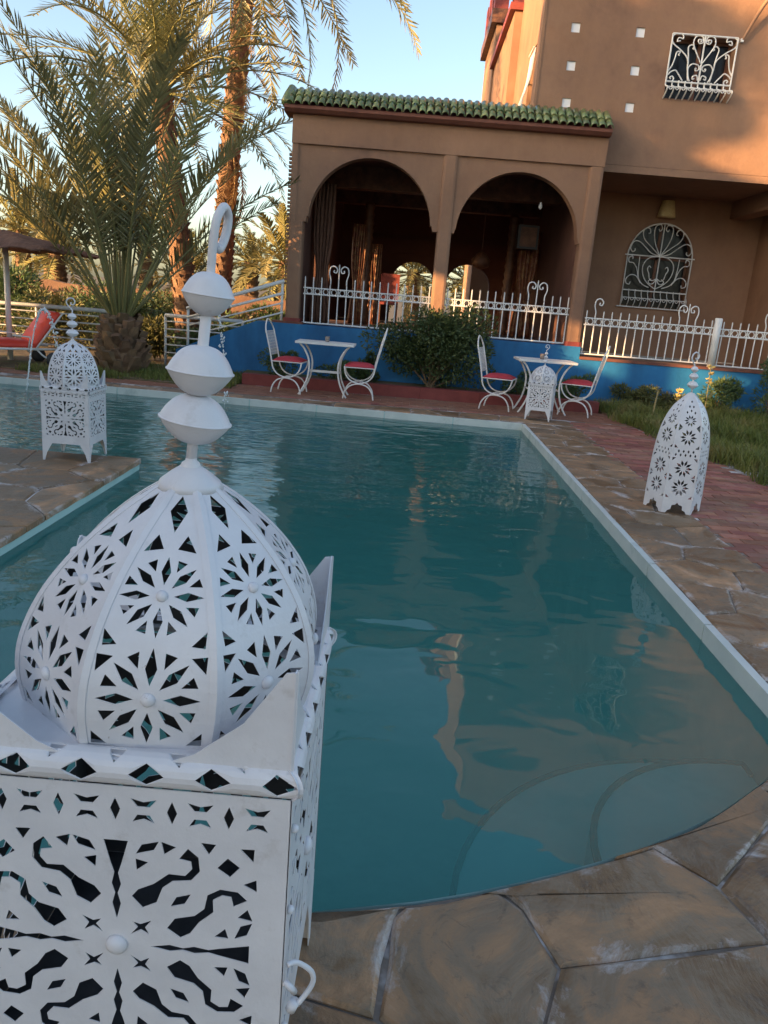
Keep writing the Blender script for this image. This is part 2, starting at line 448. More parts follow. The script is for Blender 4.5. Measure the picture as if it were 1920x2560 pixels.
deck = tag(flat('pool_deck', [(-11,-3),(9,-3),(9,6),(3.9,7.2),(3.3,9.4),(3.0,11.72),(-11,11.9)], [offs(POOL, .012)], -.009, m_mortar), kind='structure')
bas = MB()
n = len(POOL)
bas.add([(x,y,-.01) for x,y in POOL]+[(x,y,-1.55) for x,y in POOL], [((i+1)%n, i, n+i, n+(i+1)%n) for i in range(n)])
vs, fs = cdt(POOL, []); bas.add([(x,y,-1.5) for x,y in vs], fs)
basin = tag(bas.build('pool_basin', m_basin), kind='structure')
# rounded entry steps in the near right corner
def step(cx, cy, r, z):
    pts = []
    for i in range(25):
        a = R(60)+R(150)*i/24
        x, y = cx+r*math.cos(a), cy+r*math.sin(a)
        x = min(x, PX0-.004); y = max(y, near_edge(x)+.004)
        pts.append((x, y))
    pts += [(x, near_edge(x)+.004) for x in [max(-.3, pts[-1][0])+(PX0-.004-max(-.3, pts[-1][0]))*i/12 for i in range(13)]]
    return pts
MB().prism(step(1.45,2.15,1.15,0), -1.52, -.60).build('entry_step', m_basin, basin)
MB().prism(step(1.50,2.25,.72,0), -1.53, -.38).build('entry_step', m_basin, basin)
for cx_, cy_, r_, z_ in ((1.45,2.15,1.15,-.598),(1.50,2.25,.72,-.378)):
    MB().tube([(x, y, z_) for x, y in step(cx_, cy_, r_-.012, 0)[:25]], .014, 6).build('step_nosing', m_slate, basin)
# coping
def cop(a, b, w, inward):
    a, b = Vector(a), Vector(b); L = (b-a).length; k = max(1, round(L/w)); d = (b-a)/L
    nrm = Vector(inward)
    for i in range(k):
        p, q = a+d*(L*i/k+.006), a+d*(L*(i+1)/k-.006)
        j = random.uniform(-.002,.002)
        P = [p-nrm*.03, q-nrm*.03, q+nrm*(.012+j), p+nrm*(.012+j)]
        P = [(v.x, v.y) for v in P]
        if (Vector(P[1])-Vector(P[0])).cross(Vector(P[2])-Vector(P[1])) < 0: P.reverse()
        MB().prism(P, -.17, -.006+j*.6).build('coping_tile', m_coping, basin)
cop((PX0, 2.66), (PX0, far_edge(PX0)), .92, (-1,0))
cop((PX0, far_edge(PX0)), (XW, far_edge(XW)), .92, (0,-1))
# water body
W = offs(POOL, .008)
vs, fs = cdt(W, [])
wm = MB(); k = len(vs)
wm = plate_mb((vs, fs), lambda u, v, d: (u, v, -.092-d), 1.6)
water = tag(wm.build('water', m_water), kind='structure')

# flagstones
def clip(P, nx, ny, c):
    out = []
    for i in range(len(P)):
        a, b = P[i], P[(i+1) % len(P)]
        da, db = a[0]*nx+a[1]*ny-c, b[0]*nx+b[1]*ny-c
        if da <= 0: out.append(a)
        if (da < 0 < db) or (db < 0 < da):
            t = da/(da-db); out.append((a[0]+(b[0]-a[0])*t, a[1]+(b[1]-a[1])*t))
    return out
def voro(seeds, box, gap):
    cells = []
    for i, s in enumerate(seeds):
        P = [(box[0],box[2]),(box[1],box[2]),(box[1],box[3]),(box[0],box[3])]
        for j, q in enumerate(seeds):
            if i == j: continue
            dx, dy = q[0]-s[0], q[1]-s[1]; d = math.hypot(dx, dy)
            if d > 3.2 or d < 1e-6: continue
            nx, ny = dx/d, dy/d
            P = clip(P, nx, ny, (s[0]+q[0])/2*nx+(s[1]+q[1])/2*ny-gap/2)
            if len(P) < 3: break
        cells.append(P)
    return cells
def stone(P, clampf=None, jit=.006):
    Q = []
    for i in range(len(P)):
        a, b = P[i], P[(i+1) % len(P)]
        L = math.hypot(b[0]-a[0], b[1]-a[1]); k = max(1, int(L/.13))
        for t in range(k):
            u = t/k
            w = jit if 0 < t else jit*.5
            Q.append((a[0]+(b[0]-a[0])*u+random.uniform(-w,w), a[1]+(b[1]-a[1])*u+random.uniform(-w,w)))
    if clampf: Q = [clampf(*p) for p in Q]
    R2 = []
    for p in Q:
        if not R2 or math.hypot(p[0]-R2[-1][0], p[1]-R2[-1][1]) > .012: R2.append(p)
    Q = R2
    if len(Q) < 3: return
    A = sum(Q[i-1][0]*Q[i][1]-Q[i][0]*Q[i-1][1] for i in range(len(Q)))/2
    if A < .012: return
    cx = sum(p[0] for p in Q)/len(Q); cy = sum(p[1] for p in Q)/len(Q)
    h = random.uniform(-.003,.004); sl = (random.uniform(-.006,.006), random.uniform(-.006,.006))
    m = MB(); n = len(Q)
    def zz(x, y, d): return h-d+(x-cx)*sl[0]+(y-cy)*sl[1]
    def ins(p, d):
        v = Vector((p[0]-cx, p[1]-cy)); L = v.length
        return (cx+v.x*(1-d/L), cy+v.y*(1-d/L))
    dm = min(math.hypot(p[0]-cx, p[1]-cy) for p in Q)
    inn = [ins(p, min(.09, dm*.55)) for p in Q]; top = [ins(p, min(.012, dm*.2)) for p in Q]
    m.add([(x,y,zz(x,y,0)) for x,y in inn]+[(x,y,zz(x,y,.001)) for x,y in top]+[(x,y,zz(x,y,.008)) for x,y in Q]+[(x,y,-.04) for x,y in Q],
          [tuple(range(n))]+[((k+1)*n+i, (k+1)*n+(i+1)%n, k*n+(i+1)%n, k*n+i) for k in range(3) for i in range(n)])
    o = m.build('flagstone', m_stone, deck)
    at = o.data.attributes.new('edge', 'FLOAT', 'POINT'); at.data.foreach_set('value', [0.0]*n+[1.0]*(3*n))
def seeds_grid(x0, x1, y0, y1, s, j):
    out = []; ny = max(1, round((y1-y0)/s)); nx = max(1, round((x1-x0)/s))
    for a in range(ny):
        for b in range(nx):
            out.append((x0+(b+.5+(.25 if a % 2 else -.25)+random.uniform(-j,j))*(x1-x0)/nx, y0+(a+.5+random.uniform(-j,j))*(y1-y0)/ny))
    return out
random.seed(21)
def cl_near(x, y):
    if PXL <= x < PX0: return (x, min(y, near_edge(x)-.016-.006*math.sin(x*9)))
    return (x, y)
for P in voro(seeds_grid(-3.6, 3.0, -1.2, 3.0, .50, .42), (-3.6, 3.0, -1.2, 3.0), .007):
    if len(P) < 3: continue
    cy = sum(p[1] for p in P)/len(P); cx = sum(p[0] for p in P)/len(P)
    if PXL <= cx < PX0 and min(p[1] for p in P) > near_edge(cx)-.06: continue
    def cf(x, y, cx=cx):
        if cx >= PX0: x = max(x, PX0+.036)
        elif cx < PXL and y > 1.4: x = min(x, PXL-.001)
        elif x > PX0-.02 and y > 2.5: y = 2.5
        return cl_near(x, y)
    stone(P, cf)
def strip(x0, x1, y0, y1, s, fn=None, jit=.006, j=.34):
    for P in voro(seeds_grid(x0, x1, y0, y1, s, j), (x0, x1, y0, y1), .009):
        if len(P) >= 3: stone(P, fn, jit)
strip(PX0+.034, 2.26, 3.0, 10.05, .40)
strip(-5.0, PXL+.012, 3.0, PYP+.01, .52)
strip(-7.5, 2.26, 10.12, 10.55, .42, lambda x, y: (x, max(y, far_edge(x)+.036)))
# red pavers: 0.2 x 0.1, running bond; nearest ones are single pieces, the rest one sheet of geometry
bricks = []
bl, bw = .21, .105
def brickzone(x0, x1, y0, y1, along_x, ok):
    r = 0; y = y0
    if along_x:
        while y < y1:
            x = x0-(bl/2 if r % 2 else 0)
            while x < x1:
                if ok(x+bl/2, y+bw/2): bricks.append((x+bl/2, y+bw/2, 0))
                x += bl
            y += bw; r += 1
def gx(y): return 3.0+max(0, (11.6-y))*.118
brickzone(2.29, 4.4, 2.9, 10.5, True, lambda x, y: x < gx(y)-.02+.05*math.sin(y*7))
brickzone(-6.5, 3.0, 10.66, 11.72, True, lambda x, y: y > max(10.6, far_edge(x)+.5) and y < 11.72)
brickzone(-6.0, -3.05, 4.9, 5.75, True, lambda x, y: False)
bricks.sort(key=lambda b: math.hypot(b[0], b[1]) + (50 if (b[1] < 3.6 or b[0] > b[1]*.56) else 0))
bmesh_ = MB().add([(-bl/2+.004,-bw/2+.004,.0),(bl/2-.004,-bw/2+.004,.0),(bl/2-.004,bw/2-.004,.0),(-bl/2+.004,bw/2-.004,.0),
                   (-bl/2+.002,-bw/2+.002,-.006),(bl/2-.002,-bw/2+.002,-.006),(bl/2-.002,bw/2-.002,-.006),(-bl/2+.002,bw/2-.002,-.006),
                   (-bl/2+.002,-bw/2+.002,-.04),(bl/2-.002,-bw/2+.002,-.04),(bl/2-.002,bw/2-.002,-.04),(-bl/2+.002,bw/2-.002,-.04)],
                  [(0,1,2,3),(4,5,1,0),(5,6,2,1),(6,7,3,2),(7,4,0,3),(8,9,5,4),(9,10,6,5),(10,11,7,6),(11,8,4,7)])
bme = bmesh_.mesh('paver', m_brick)
rest = MB()
for i, (x, y, _) in enumerate(bricks):
    z = random.uniform(-.006,.001); a = random.uniform(-.02,.02)
    if i < 300: link('paver', bme, deck, (x, y, z), (random.uniform(-.01,.01), random.uniform(-.01,.01), a))
    else: rest.add([(x+px, y+py, z+pz) for px, py, pz in bmesh_.v], bmesh_.f)
tag(rest.build('paver_field', m_brick, deck), kind='stuff')

# planting beds
def bed(poly, z): return MB().prism(poly, -.04, z)
soil = bed([(3.02,11.7),(3.32,9.4),(3.92,7.15),(9,5.6),(12,8),(12,13.0),(2.9,13.0)], .012)
soil.add(*(lambda b: (b.v, b.f))(bed([(-2.42,11.95),(2.95,11.95),(2.88,12.96),(-2.6,12.96)], .10)))
soil.add(*(lambda b: (b.v, b.f))(bed([(-5.3,11.25),(-2.45,11.1),(-2.62,12.96),(-12,13.4),(-12,12.6)], .012)))
tag(soil.build('garden_bed', m_soil), kind='structure')
kerb = thing('planter_kerb', 'low oxide red planter kerb behind the bistro tables', 'kerb')
for i in range(6):
    x0 = -2.42+i*.895
    MB().box(x0+.002, x0+.893, 11.76, 11.93, -.03, .155).build('kerb_block', m_red, kerb)
# grass
def grass(name, ok, box, n, h0, h1, label):
    m = MB()
    for _ in range(n):
        x, y = random.uniform(box[0], box[1]), random.uniform(box[2], box[3])
        if not ok(x, y): continue
        nz = mnoise.noise(Vector((x*1.3, y*1.3, 3)))+.5*mnoise.noise(Vector((x*4, y*4, 7)))
        if random.random() > .62+nz*.9: continue
        a = random.uniform(0, 2*PI); h = random.uniform(h0, h1)*(.75+.6*max(-.5, nz)); w = random.uniform(.004,.009)
        lx, ly = random.gauss(0,.4)*h, random.gauss(0,.4)*h
        dx, dy = math.cos(a)*w, math.sin(a)*w
        m.add([(x-dx,y-dy,0),(x+dx,y+dy,0),(x+lx*.4+dx*.7,y+ly*.4+dy*.7,h*.6),(x+lx*.4-dx*.7,y+ly*.4-dy*.7,h*.6),(x+lx,y+ly,h)],
              [(0,1,2,3),(3,2,4)])
    return tag(m.build(name, m_grass), label, 'grass', kind='stuff')
grass('lawn_grass', lambda x, y: x > gx(y)-.05+.07*math.sin(y*5) and x < y*.62, (2.9,7.4,6.6,12.9), 62000, .05,.24, 'rough green grass beside the red paving under the hexagonal lantern')
grass('bed_grass', lambda x, y: y > 11.12+.1*math.sin(x*3), (-5.6,-2.45,11.1,12.9), 15000, .05,.16, 'short grass growing round the stump of the young palm')

# ------------------------------------------------------------------ building
def pb(mb, name, m, parent, smooth=False, label=None):
    o = mb.build(name, m, parent, smooth)
    top = parent
    while top.parent: top = top.parent
    if parent is top: o.location = -top.location
    if label: o['label'] = label
    return o
def arc(cx, cz, r, a0, a1, n=24): return [(cx+r*math.cos(a0+(a1-a0)*i/n), cz+r*math.sin(a0+(a1-a0)*i/n)) for i in range(n+1)]
def wallplate(outline, holes, y, thk, m, name, parent):
    return pb(plate_mb(cdt(outline, holes), lambda u, v, d: (u, y+d, v), thk), name, m, parent)

porch = thing('arcade_porch', 'terracotta porch with two round arches and a green tiled roof edge', 'porch', (.4,13.1,0))
ol = [(-2.0,2.47),(-1.74,2.47),(-1.725,2.56)]+arc(-.744,2.50,.965,PI*.985,PI*.015)[0:]+[(.235,2.56),(.262,2.47),(.60,2.47),(.615,2.55)]+arc(1.573,2.48,.955,PI*.985,PI*.015)+[(2.53,2.55),(2.55,2.46),(2.79,2.46),(2.79,3.995),(-2.0,3.995)]
wallplate(ol, [], 13.0, .24, m_plaster, 'arcade_wall', porch)
pb(MB().box(-2.003,2.793,12.955,12.998,3.59,3.992), 'fascia', m_plaster, porch)
def column(x0, x1, z0, z1, y0=12.962, y1=13.23, c=.045):
    P = [(x0+c,y0),(x1-c,y0),(x1-.012,y0+.012),(x1,y0+c),(x1,y1-c),(x1-c,y1),(x0+c,y1),(x0,y1-c),(x0,y0+c),(x0+.012,y0+.012)]
    return MB().prism(P, z0, z1)
for x0, x1 in ((-2.0,-1.775),(.335,.56),(2.57,2.795)):
    o = pb(column(x0, x1, .9, 3.588 if x0 > 0 else 2.468), 'column', m_plaster, porch)
    pb(column(x0-.025, x1+.025, .74 if x0 > 2 else .88, .985 if x0 < 0 else .965, 12.93, 13.26), 'column_base', m_red, porch)
pb(column(-1.998, -1.885, 2.47, 3.588, 12.97, 13.2, .02), 'pilaster', m_plaster, porch)
pr = [(12.80,4.09),(12.80,4.045),(12.86,4.0),(12.93,3.994),(13.3,3.994),(13.3,4.09)]
cm = MB().prism(pr, -2.12, 2.80).xf(lambda a, b, c: (c, a, b))
corn = pb(cm, 'cornice', m_cornice, porch)
roof = pb(MB().prism([(12.83,4.094),(13.32,4.094),(13.32,4.345),(13.22,4.345)], -2.09, 2.79).xf(lambda a, b, c: (c, a, b)), 'roof_edge', m_red, porch)
# barrel tiles on the slope
sl0, sl1 = Vector((0,12.79,4.10)), Vector((0,13.20,4.37))
sd = (sl1-sl0); SLn = sd.length; sd.normalize(); nrm = Vector((0,-sd.z,sd.y))
tm = MB(); NT = 8
v, f = [], []
for i, (t, rr) in enumerate(((-.02,.056),(.27,.047))):
    for k in range(NT+1):
        a = PI*k/NT
        v.append((math.cos(a)*rr, t, math.sin(a)*rr))
for i, (t, rr) in enumerate(((-.02,.044),(.27,.036))):
    for k in range(NT+1):
        a = PI*k/NT
        v.append((math.cos(a)*rr, t, math.sin(a)*rr))
q = NT+1
for k in range(NT):
    f += [(k,k+1,q+k+1,q+k),(2*q+k+1,2*q+k,3*q+k,3*q+k+1),(k+1,k,2*q+k,2*q+k+1),(q+k,q+k+1,3*q+k+1,3*q+k)]
tm.add(v, f)
tme = tm.mesh('roof_tile', m_tile, True)
ang = math.atan2(sd.z, sd.y)
nt_ = 42
for i in range(nt_):
    x = -2.03+i*(4.82-.04)/(nt_-1)
    for r_ in range(2):
        p = sl0+sd*(.0+r_*.215)+nrm*(.006+.010*r_)
        link('roof_tile', tme, porch, Vector((x+random.uniform(-.004,.004), p.y, p.z))-porch.location, (ang+random.uniform(-.02,.02), 0, random.uniform(-.02,.02)))
pb(MB().box(-2.08,2.78,13.19,13.36,4.348,4.395), 'ridge', m_tile, porch)
pb(MB().tube([(-2.09,12.79,4.11),(-2.085,13.0,4.26),(-2.07,13.2,4.385),(-2.07,13.36,4.40)], [.075,.068,.065,.06], 10), 'hip_tile', m_tile, porch, True)
# interior
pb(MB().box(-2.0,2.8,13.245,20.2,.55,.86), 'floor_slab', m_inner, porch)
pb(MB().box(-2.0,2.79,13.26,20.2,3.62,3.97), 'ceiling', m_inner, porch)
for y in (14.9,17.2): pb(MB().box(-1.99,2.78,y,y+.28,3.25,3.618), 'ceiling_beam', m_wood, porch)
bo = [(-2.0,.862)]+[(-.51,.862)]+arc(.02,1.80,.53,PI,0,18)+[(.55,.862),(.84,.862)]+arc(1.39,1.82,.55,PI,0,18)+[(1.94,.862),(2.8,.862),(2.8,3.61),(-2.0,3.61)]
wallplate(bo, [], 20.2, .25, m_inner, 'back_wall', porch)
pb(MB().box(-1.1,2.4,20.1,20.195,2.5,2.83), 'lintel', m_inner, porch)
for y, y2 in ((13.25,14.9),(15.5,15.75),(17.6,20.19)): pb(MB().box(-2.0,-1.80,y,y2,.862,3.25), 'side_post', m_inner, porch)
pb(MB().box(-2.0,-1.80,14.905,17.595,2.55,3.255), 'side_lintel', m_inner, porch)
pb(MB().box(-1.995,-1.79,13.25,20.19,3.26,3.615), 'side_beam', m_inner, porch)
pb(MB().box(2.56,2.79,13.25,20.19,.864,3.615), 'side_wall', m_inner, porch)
for i in range(34):
    z = 1.5+i*.058
    pb(MB().box(-2.045,-2.001,13.02,13.09,z,z+.036), 'edge_stud', m_plaster, porch)
# drapes and carved posts inside
def drape(name, x, y, z0, z1, w, dep, m, label, ph=0):
    mb = MB(); n = 26; rows = 14; V = []
    for j in range(rows+1):
        t = j/rows; z = z1+(z0-z1)*t
        gather = 1-.42*math.exp(-((t-.62)/.16)**2)
        for i in range(n+1):
            u = i/n-.5
            V.append((x+u*w*gather, y+dep*math.sin(u*34+ph+1.2*math.sin(t*3))*(.6+.4*math.sin(i*1.7)), z))
    F = [(j*(n+1)+i, j*(n+1)+i+1, (j+1)*(n+1)+i+1, (j+1)*(n+1)+i) for j in range(rows) for i in range(n)]
    mb.add(V, F); o = mb.build(name, m, None, True)
    md = o.modifiers.new('thick', 'SOLIDIFY'); md.thickness = .012
    return tag(o, label, 'curtain', 'drapes inside the porch')
drape('curtain', -1.07, 16.0, .87, 2.75, .26, .05, m_fabric, 'bronze red curtain gathered against the darker wooden post inside the porch')
drape('curtain', -.76, 16.6, .87, 2.45, .24, .05, m_fabric, 'short bronze curtain hanging beside the red chair back inside the porch', 1)
drape('curtain', -1.58, 14.2, .87, 3.2, .34, .06, m_thatch, 'brown drape just behind the left porch column', 2)
drape('curtain', 2.22, 16.0, .87, 2.9, .40, .05, m_fabric, 'long bronze drape below the dark box on the right porch wall', 3)
def carved(x, y, z0, z1, label):
    pr = []; z = z0; i = 0
    while z < z1:
        pr.append((.075 if i % 2 else .105, z)); z += .075; i += 1
    tag(MB().lathe(pr, 12, x, y).build('carved_post', m_wood, None, True), label, 'post')
carved(-.93, 16.35, .865, 3.24, 'turned dark wooden post standing between two bronze drapes')
carved(1.95, 16.6, .865, 3.24, 'turned dark wooden post near the right porch wall')
bx = thing('loudspeaker', 'dark boxy loudspeaker hung high inside the right arch', 'loudspeaker', (2.1,15.6,2.5))
MB().box(-.19,.19,-.15,.15,0,.42).build('cabinet', m_rubber, bx)
MB().box(-.15,.15,-.162,-.151,.04,.38).build('grille', m_wood, bx)
lp = thing('pendant_lamp', 'dark pierced pendant lamp hanging below the beam in the porch', 'lamp', (1.33,16.2,2.1))
MB().lathe([(.01,.34),(.09,.30),(.19,.17),(.16,.05),(.02,0)][::-1], 14).build('lamp_shade', m_wood, lp, True)
MB().tube([(0,0,.34),(0,0,1.5)], .008).build('chain', m_wood, lp)
hl = thing('ceiling_bulb', 'bare white bulb hanging at the top of the right arch', 'lamp', (2.0,13.7,3.05))
MB().lathe([(.012,-.05),(.03,-.02),(.03,.01),(.012,.06)], 10).build('bulb', m_vent, hl, True)
MB().tube([(0,0,.06),(0,0,.56)], .004).build('cord', m_rubber, hl)
rc = thing('dining_chair', 'red backed dining chair inside the porch beyond the fence', 'chair', (-.45,17.2,.862))
MB().box(-.2,.2,-.02,.02,.45,1.05).build('backrest', m_red, rc); MB().box(-.2,.2,-.4,-.021,.42,.47).build('seat', m_red, rc)
for a in (-.18,.18):
    for b in (-.37,-.05): MB().box(a-.02,a+.02,b-.02,b+.02,0,.42).build('leg', m_wood, rc)

house = thing('hotel_building', 'tall terracotta hotel wing with overhanging upper storey beside the porch', 'building', (4.5,14,0))
vents = []
for x in (2.16,3.14):
    for z in (5.57,5.05,4.535): vents.append((x, z))
sq = lambda x, z, a, b: [(x-a,z-b),(x+a,z-b),(x+a,z+b),(x-a,z+b)]
win = [(3.63,4.70),(4.60,4.70),(4.60,5.57),(3.63,5.57)]
wallplate([(1.70,3.98),(2.80,3.98),(2.80,3.71),(9.5,3.71),(9.5,8.6),(1.70,8.6)], [sq(x, z, .066, .066) for x, z in vents]+[win], 13.4, .28, m_plaster, 'upper_wall', house)
for x, z in vents: pb(MB().box(x-.0655,x+.0655,13.422,13.5,z-.0655,z+.0655), 'vent_block', m_vent, house)
g = pb(MB().box(3.632,4.598,13.60,13.62,4.702,5.568), 'window_pane', m_glassd, house)
fr = MB()
for a in ((3.632,3.68,4.702,5.568),(4.55,4.598,4.702,5.568),(3.68,4.55,4.702,4.75),(3.68,4.55,5.52,5.568),(4.09,4.14,4.75,5.52)):
    fr.box(a[0],a[1],13.57,13.598,a[2],a[3])
pb(fr, 'window_frame', m_wood, house)
GY = 15.5
gw = arc(4.58,2.525,.595,0,PI,20)
wallplate([(2.80,.72),(9.5,.72),(9.5,3.705),(2.80,3.705)], [[(3.985,1.634),(5.175,1.634)]+gw], GY, .25, m_plaster, 'ground_wall', house)
pb(MB().box(3.93,5.24,GY+.17,GY+.19,1.6,3.16), 'window_pane', m_glassd, house)
fr = MB()
for a in ((4.555,4.605,1.634,3.11),(3.987,5.17,2.50,2.545),(3.987,4.035,1.634,2.50),(5.125,5.17,1.634,2.50)): fr.box(a[0],a[1],GY+.14,GY+.168,a[2],a[3])
pb(fr, 'window_frame', m_wood, house)
pb(MB().box(2.80,9.5,13.40,GY,3.60,3.706).add(*(lambda b:(b.v,b.f))(MB().box(2.80,9.5,13.0,GY,.45,.70))), 'terrace_slab', m_plaster, house)
pb(MB().box(6.35,6.6,13.42,GY,.705,3.598), 'added_blocker_wall', m_plaster, house)  # added out of view to keep light off the ground floor wall
pb(MB().box(5.75,6.05,13.45,15.49,3.30,3.598), 'overhang_beam', m_plaster, house)
pb(plate_mb(cdt([(13.69,4.0),(17.0,4.0),(17.0,8.6),(13.69,8.6)], [[(14.2,4.5),(14.75,4.5),(14.75,5.55),(14.2,5.55)]]), lambda u, v, d: (1.70+d, u, v), .25), 'side_wall', m_plaster, house)
pb(MB().box(1.655,1.698,13.39,13.72,3.99,8.6), 'corner_pilaster', m_plaster, house)
pb(MB().box(1.80,1.84,14.15,14.8,4.45,5.6), 'window_pane', m_glassd, house)
sg = MB()
for i in range(7):
    y = 14.22+i*.085
    sg.tube(smoothpts([(1.69,y,5.5),(1.66,y,5.1),(1.60,y,4.85),(1.56,y,4.68),(1.66,y,4.5)],4), .010, 5)
for z in (5.5,5.1,4.7): sg.tube([(1.66 if z > 4.8 else 1.57,14.2,z),(1.66 if z > 4.8 else 1.57,14.75,z)], .010, 5)
pb(sg, 'window_grille', m_iron, house)
pb(MB().box(1.55,2.2,17.01,20.9,3.98,6.9), 'rear_wing_wall', m_plaster, house)
pb(MB().box(1.45,2.25,16.95,21.0,6.905,7.03), 'rear_cornice', m_red, house)
tw = thing('stair_tower', 'sunlit tower with red merlons rising behind the hotel wing', 'tower', (1.8,22.5,0))
pb(MB().box(1.52,3.2,21.05,24,0,7.9), 'tower_wall', m_plaster, tw)
pb(MB().box(1.38,3.3,20.95,24.1,7.905,8.2), 'tower_cornice', m_wood, tw)
for i in range(4): pb(MB().box(1.42,1.75,21.0+i*.8,21.4+i*.8,8.205,9.0), 'merlon', m_red, tw)
for i in range(3): pb(MB().box(1.85+i*.5,2.1+i*.5,21.0,21.3,8.205,9.0), 'merlon', m_red, tw)
# slanted spout pipe beside the upper window
sp = thing('rain_spout', 'slanted plastered rain spout above the right corner of the upper window', 'spout', (4.66,13.36,5.55))
MB().tube(smoothpts([(0,0,0),(.10,-.05,.25),(.22,-.10,.5),(.42,-.13,.75),(.5,0.02,1.2)],5), [.012]+[.022]*5+[.028]*15, 8).build('pipe', m_plaster, sp, True)
MB().box(-.02,.02,-.015,.038,-.02,.03).build('bracket', m_iron, sp)
# straw wall lamp
sl = thing('wall_lamp', 'woven straw basket lamp above the arched window', 'lamp', (4.56,15.4,3.23))
MB().lathe([(.165,0),(.155,.05),(.11,.285),(.10,.288),(.145,.05),(.155,.004)], 20).build('lamp_shade', m_straw, sl, True)
MB().box(-.03,.03,.0,.098,.10,.16).build('bracket', m_rubber, sl)

# window grilles -----------------------------------------------------
def grille(name, label, quad, y, curves, mirror, straights, r, extra=None):
    """curves drawn in a 0..1 frame, mirrored about x=.5"""
    x0, x1, z0, z1 = quad
    t = thing(name, label, 'grille', ((x0+x1)/2, y, z0))
    cx = (x0+x1)/2
    def P(u, v): return (x0+(x1-x0)*u-cx, 0, (z1-z0)*v)
    for c in curves:
        for s in ((0,1) if mirror else (0,)):
            pts = [P(1-u if s else u, v) for u, v in c]
            MB().tube(smoothpts(pts, 5), r*.8, 5).build('scroll', m_iron, t, True)
    for (a, b) in straights:
        MB().tube([P(*a), P(*b)], r, 6).build('bar', m_iron, t)
    if extra: extra(t, P)
    return t
heart = [(.435,.86),(.455,.905),(.40,.905),(.42,.83),(.475,.86),(.46,.97),(.38,.985),(.335,.90),(.35,.76),(.49,.42)]
s1 = [(.13,.86),(.08,.84),(.10,.92),(.165,.90),(.15,.985),(.06,1.0),(.005,.93),(.02,.80),(.16,.66),(.275,.50),(.30,.30),(.33,.04)]
s2 = [(.36,.70),(.335,.72),(.35,.76),(.31,.79),(.265,.73),(.285,.55),(.30,.38)]
s3 = [(.15,.555),(.13,.57),(.15,.63),(.10,.62),(.085,.50),(.055,.33),(.0,.20)]
s4 = [(.02,.14),(.05,.20),(.12,.24),(.17,.17),(.25,.03)]
s5 = [(.44,.30),(.42,.31),(.43,.26),(.475,.29),(.46,.37),(.37,.40),(.31,.30),(.33,.12),(.36,.03)]
s6 = [(.43,.10),(.40,.08),(.40,.14),(.46,.16),(.48,.06)]
s7 = [(.07,.05),(.05,.08),(.08,.11),(.11,.07),(.10,0)]
def belly(t, P, n, zt, zb, out, yb, r=.009):
    for i in range(n+1):
        u = i/n; x, _, z = P(u, zt); _, _, z2 = P(u, zb)
        MB().tube(smoothpts([(x,0,z+.02),(x,-.01,z-.06),(x,-out,z+(z2-z)*.45),(x,-out*.8,z+(z2-z)*.7),(x,yb,z2)],4), r, 5).build('baluster', m_iron, t, True)
    a, b = P(0, zt+(zb-zt)*.45), P(1, zt+(zb-zt)*.45)
    MB().tube([(a[0],-out,a[2]),(b[0],-out,b[2])], r, 5).build('bar', m_iron, t)
    for i in range(n):
        x, _, z = P((i+.5)/n, zt+(zb-zt)*.56)
        MB().tube(smoothpts([(x-.04,-out,z+.03),(x,-out-.005,z-.012),(x+.04,-out,z+.03)],4), r*.8, 4).build('scroll', m_iron, t, True)
grille('window_grille', 'white scrolled iron grille on the square upper window', (3.62,4.60,4.93,5.58), 13.36,
       [heart,s1,s2,s3,s4,s5,s6,s7], True, [((0,0),(1,0)),((0,1),(1,1)),((0,-.02),(0,1)),((1,-.02),(1,1)),((.5,0),(.5,.98))], .013,
       lambda t, P: belly(t, P, 10, 0, -.36, .13, .03, .011))
fan = [[(.5,.62),(.40,.76),(.36,.88),(.37,.96),(.44,.985),(.47,.94),(.44,.91),(.42,.935)],
       [(.5,.62),(.35,.72),(.23,.80),(.19,.88),(.22,.935),(.28,.93),(.30,.885),(.27,.875)],
       [(.5,.62),(.36,.65),(.25,.72),(.15,.775),(.07,.77),(.03,.70),(.06,.655),(.10,.665),(.10,.69)],
       [(.5,.615),(.36,.60),(.28,.54),(.26,.46),(.30,.36),(.38,.29),(.46,.25),(.5,.235)],
       [(.5,.36),(.44,.33),(.39,.35),(.37,.41),(.34,.46),(.36,.50),(.39,.48)],
       [(.5,.36),(.46,.30),(.41,.29),(.38,.32),(.42,.35)],
       [(.19,.60),(.20,.45),(.22,.35),(.29,.28),(.40,.245)],
       [(.21,.36),(.17,.46),(.11,.52),(.04,.53),(.03,.58),(.08,.60),(.09,.565)],
       [(.26,.29),(.18,.37),(.09,.38),(.03,.33),(.04,.28),(.09,.27),(.10,.30)]]
AW = (3.98,5.18,1.612,3.13)
def archx(t, P):
    pts = [P(0,.16)]+[P(0,.60)]+[((AW[1]-AW[0])/2*math.cos(PI-PI*i/20), 0, .60*1.518+(.40*1.518)*math.sin(PI*i/20)) for i in range(21)]+[P(1,.60),P(1,.16)]
    MB().tube(pts, .013, 6).build('arch_frame', m_iron, t, True)
    belly(t, P, 10, .20, .0, .08, .03, .009)
grille('window_grille', 'white scrolled iron grille on the arched ground floor window', AW, 15.45, fan, True,
       [((-.04,.615),(1.04,.615)),((0,.20),(1,.20)),((-.06,.0),(1.0,.0)),((.5,.20),(.5,.99)),((0,0),(0,.2)),((1,0),(1,.2))], .012, archx)

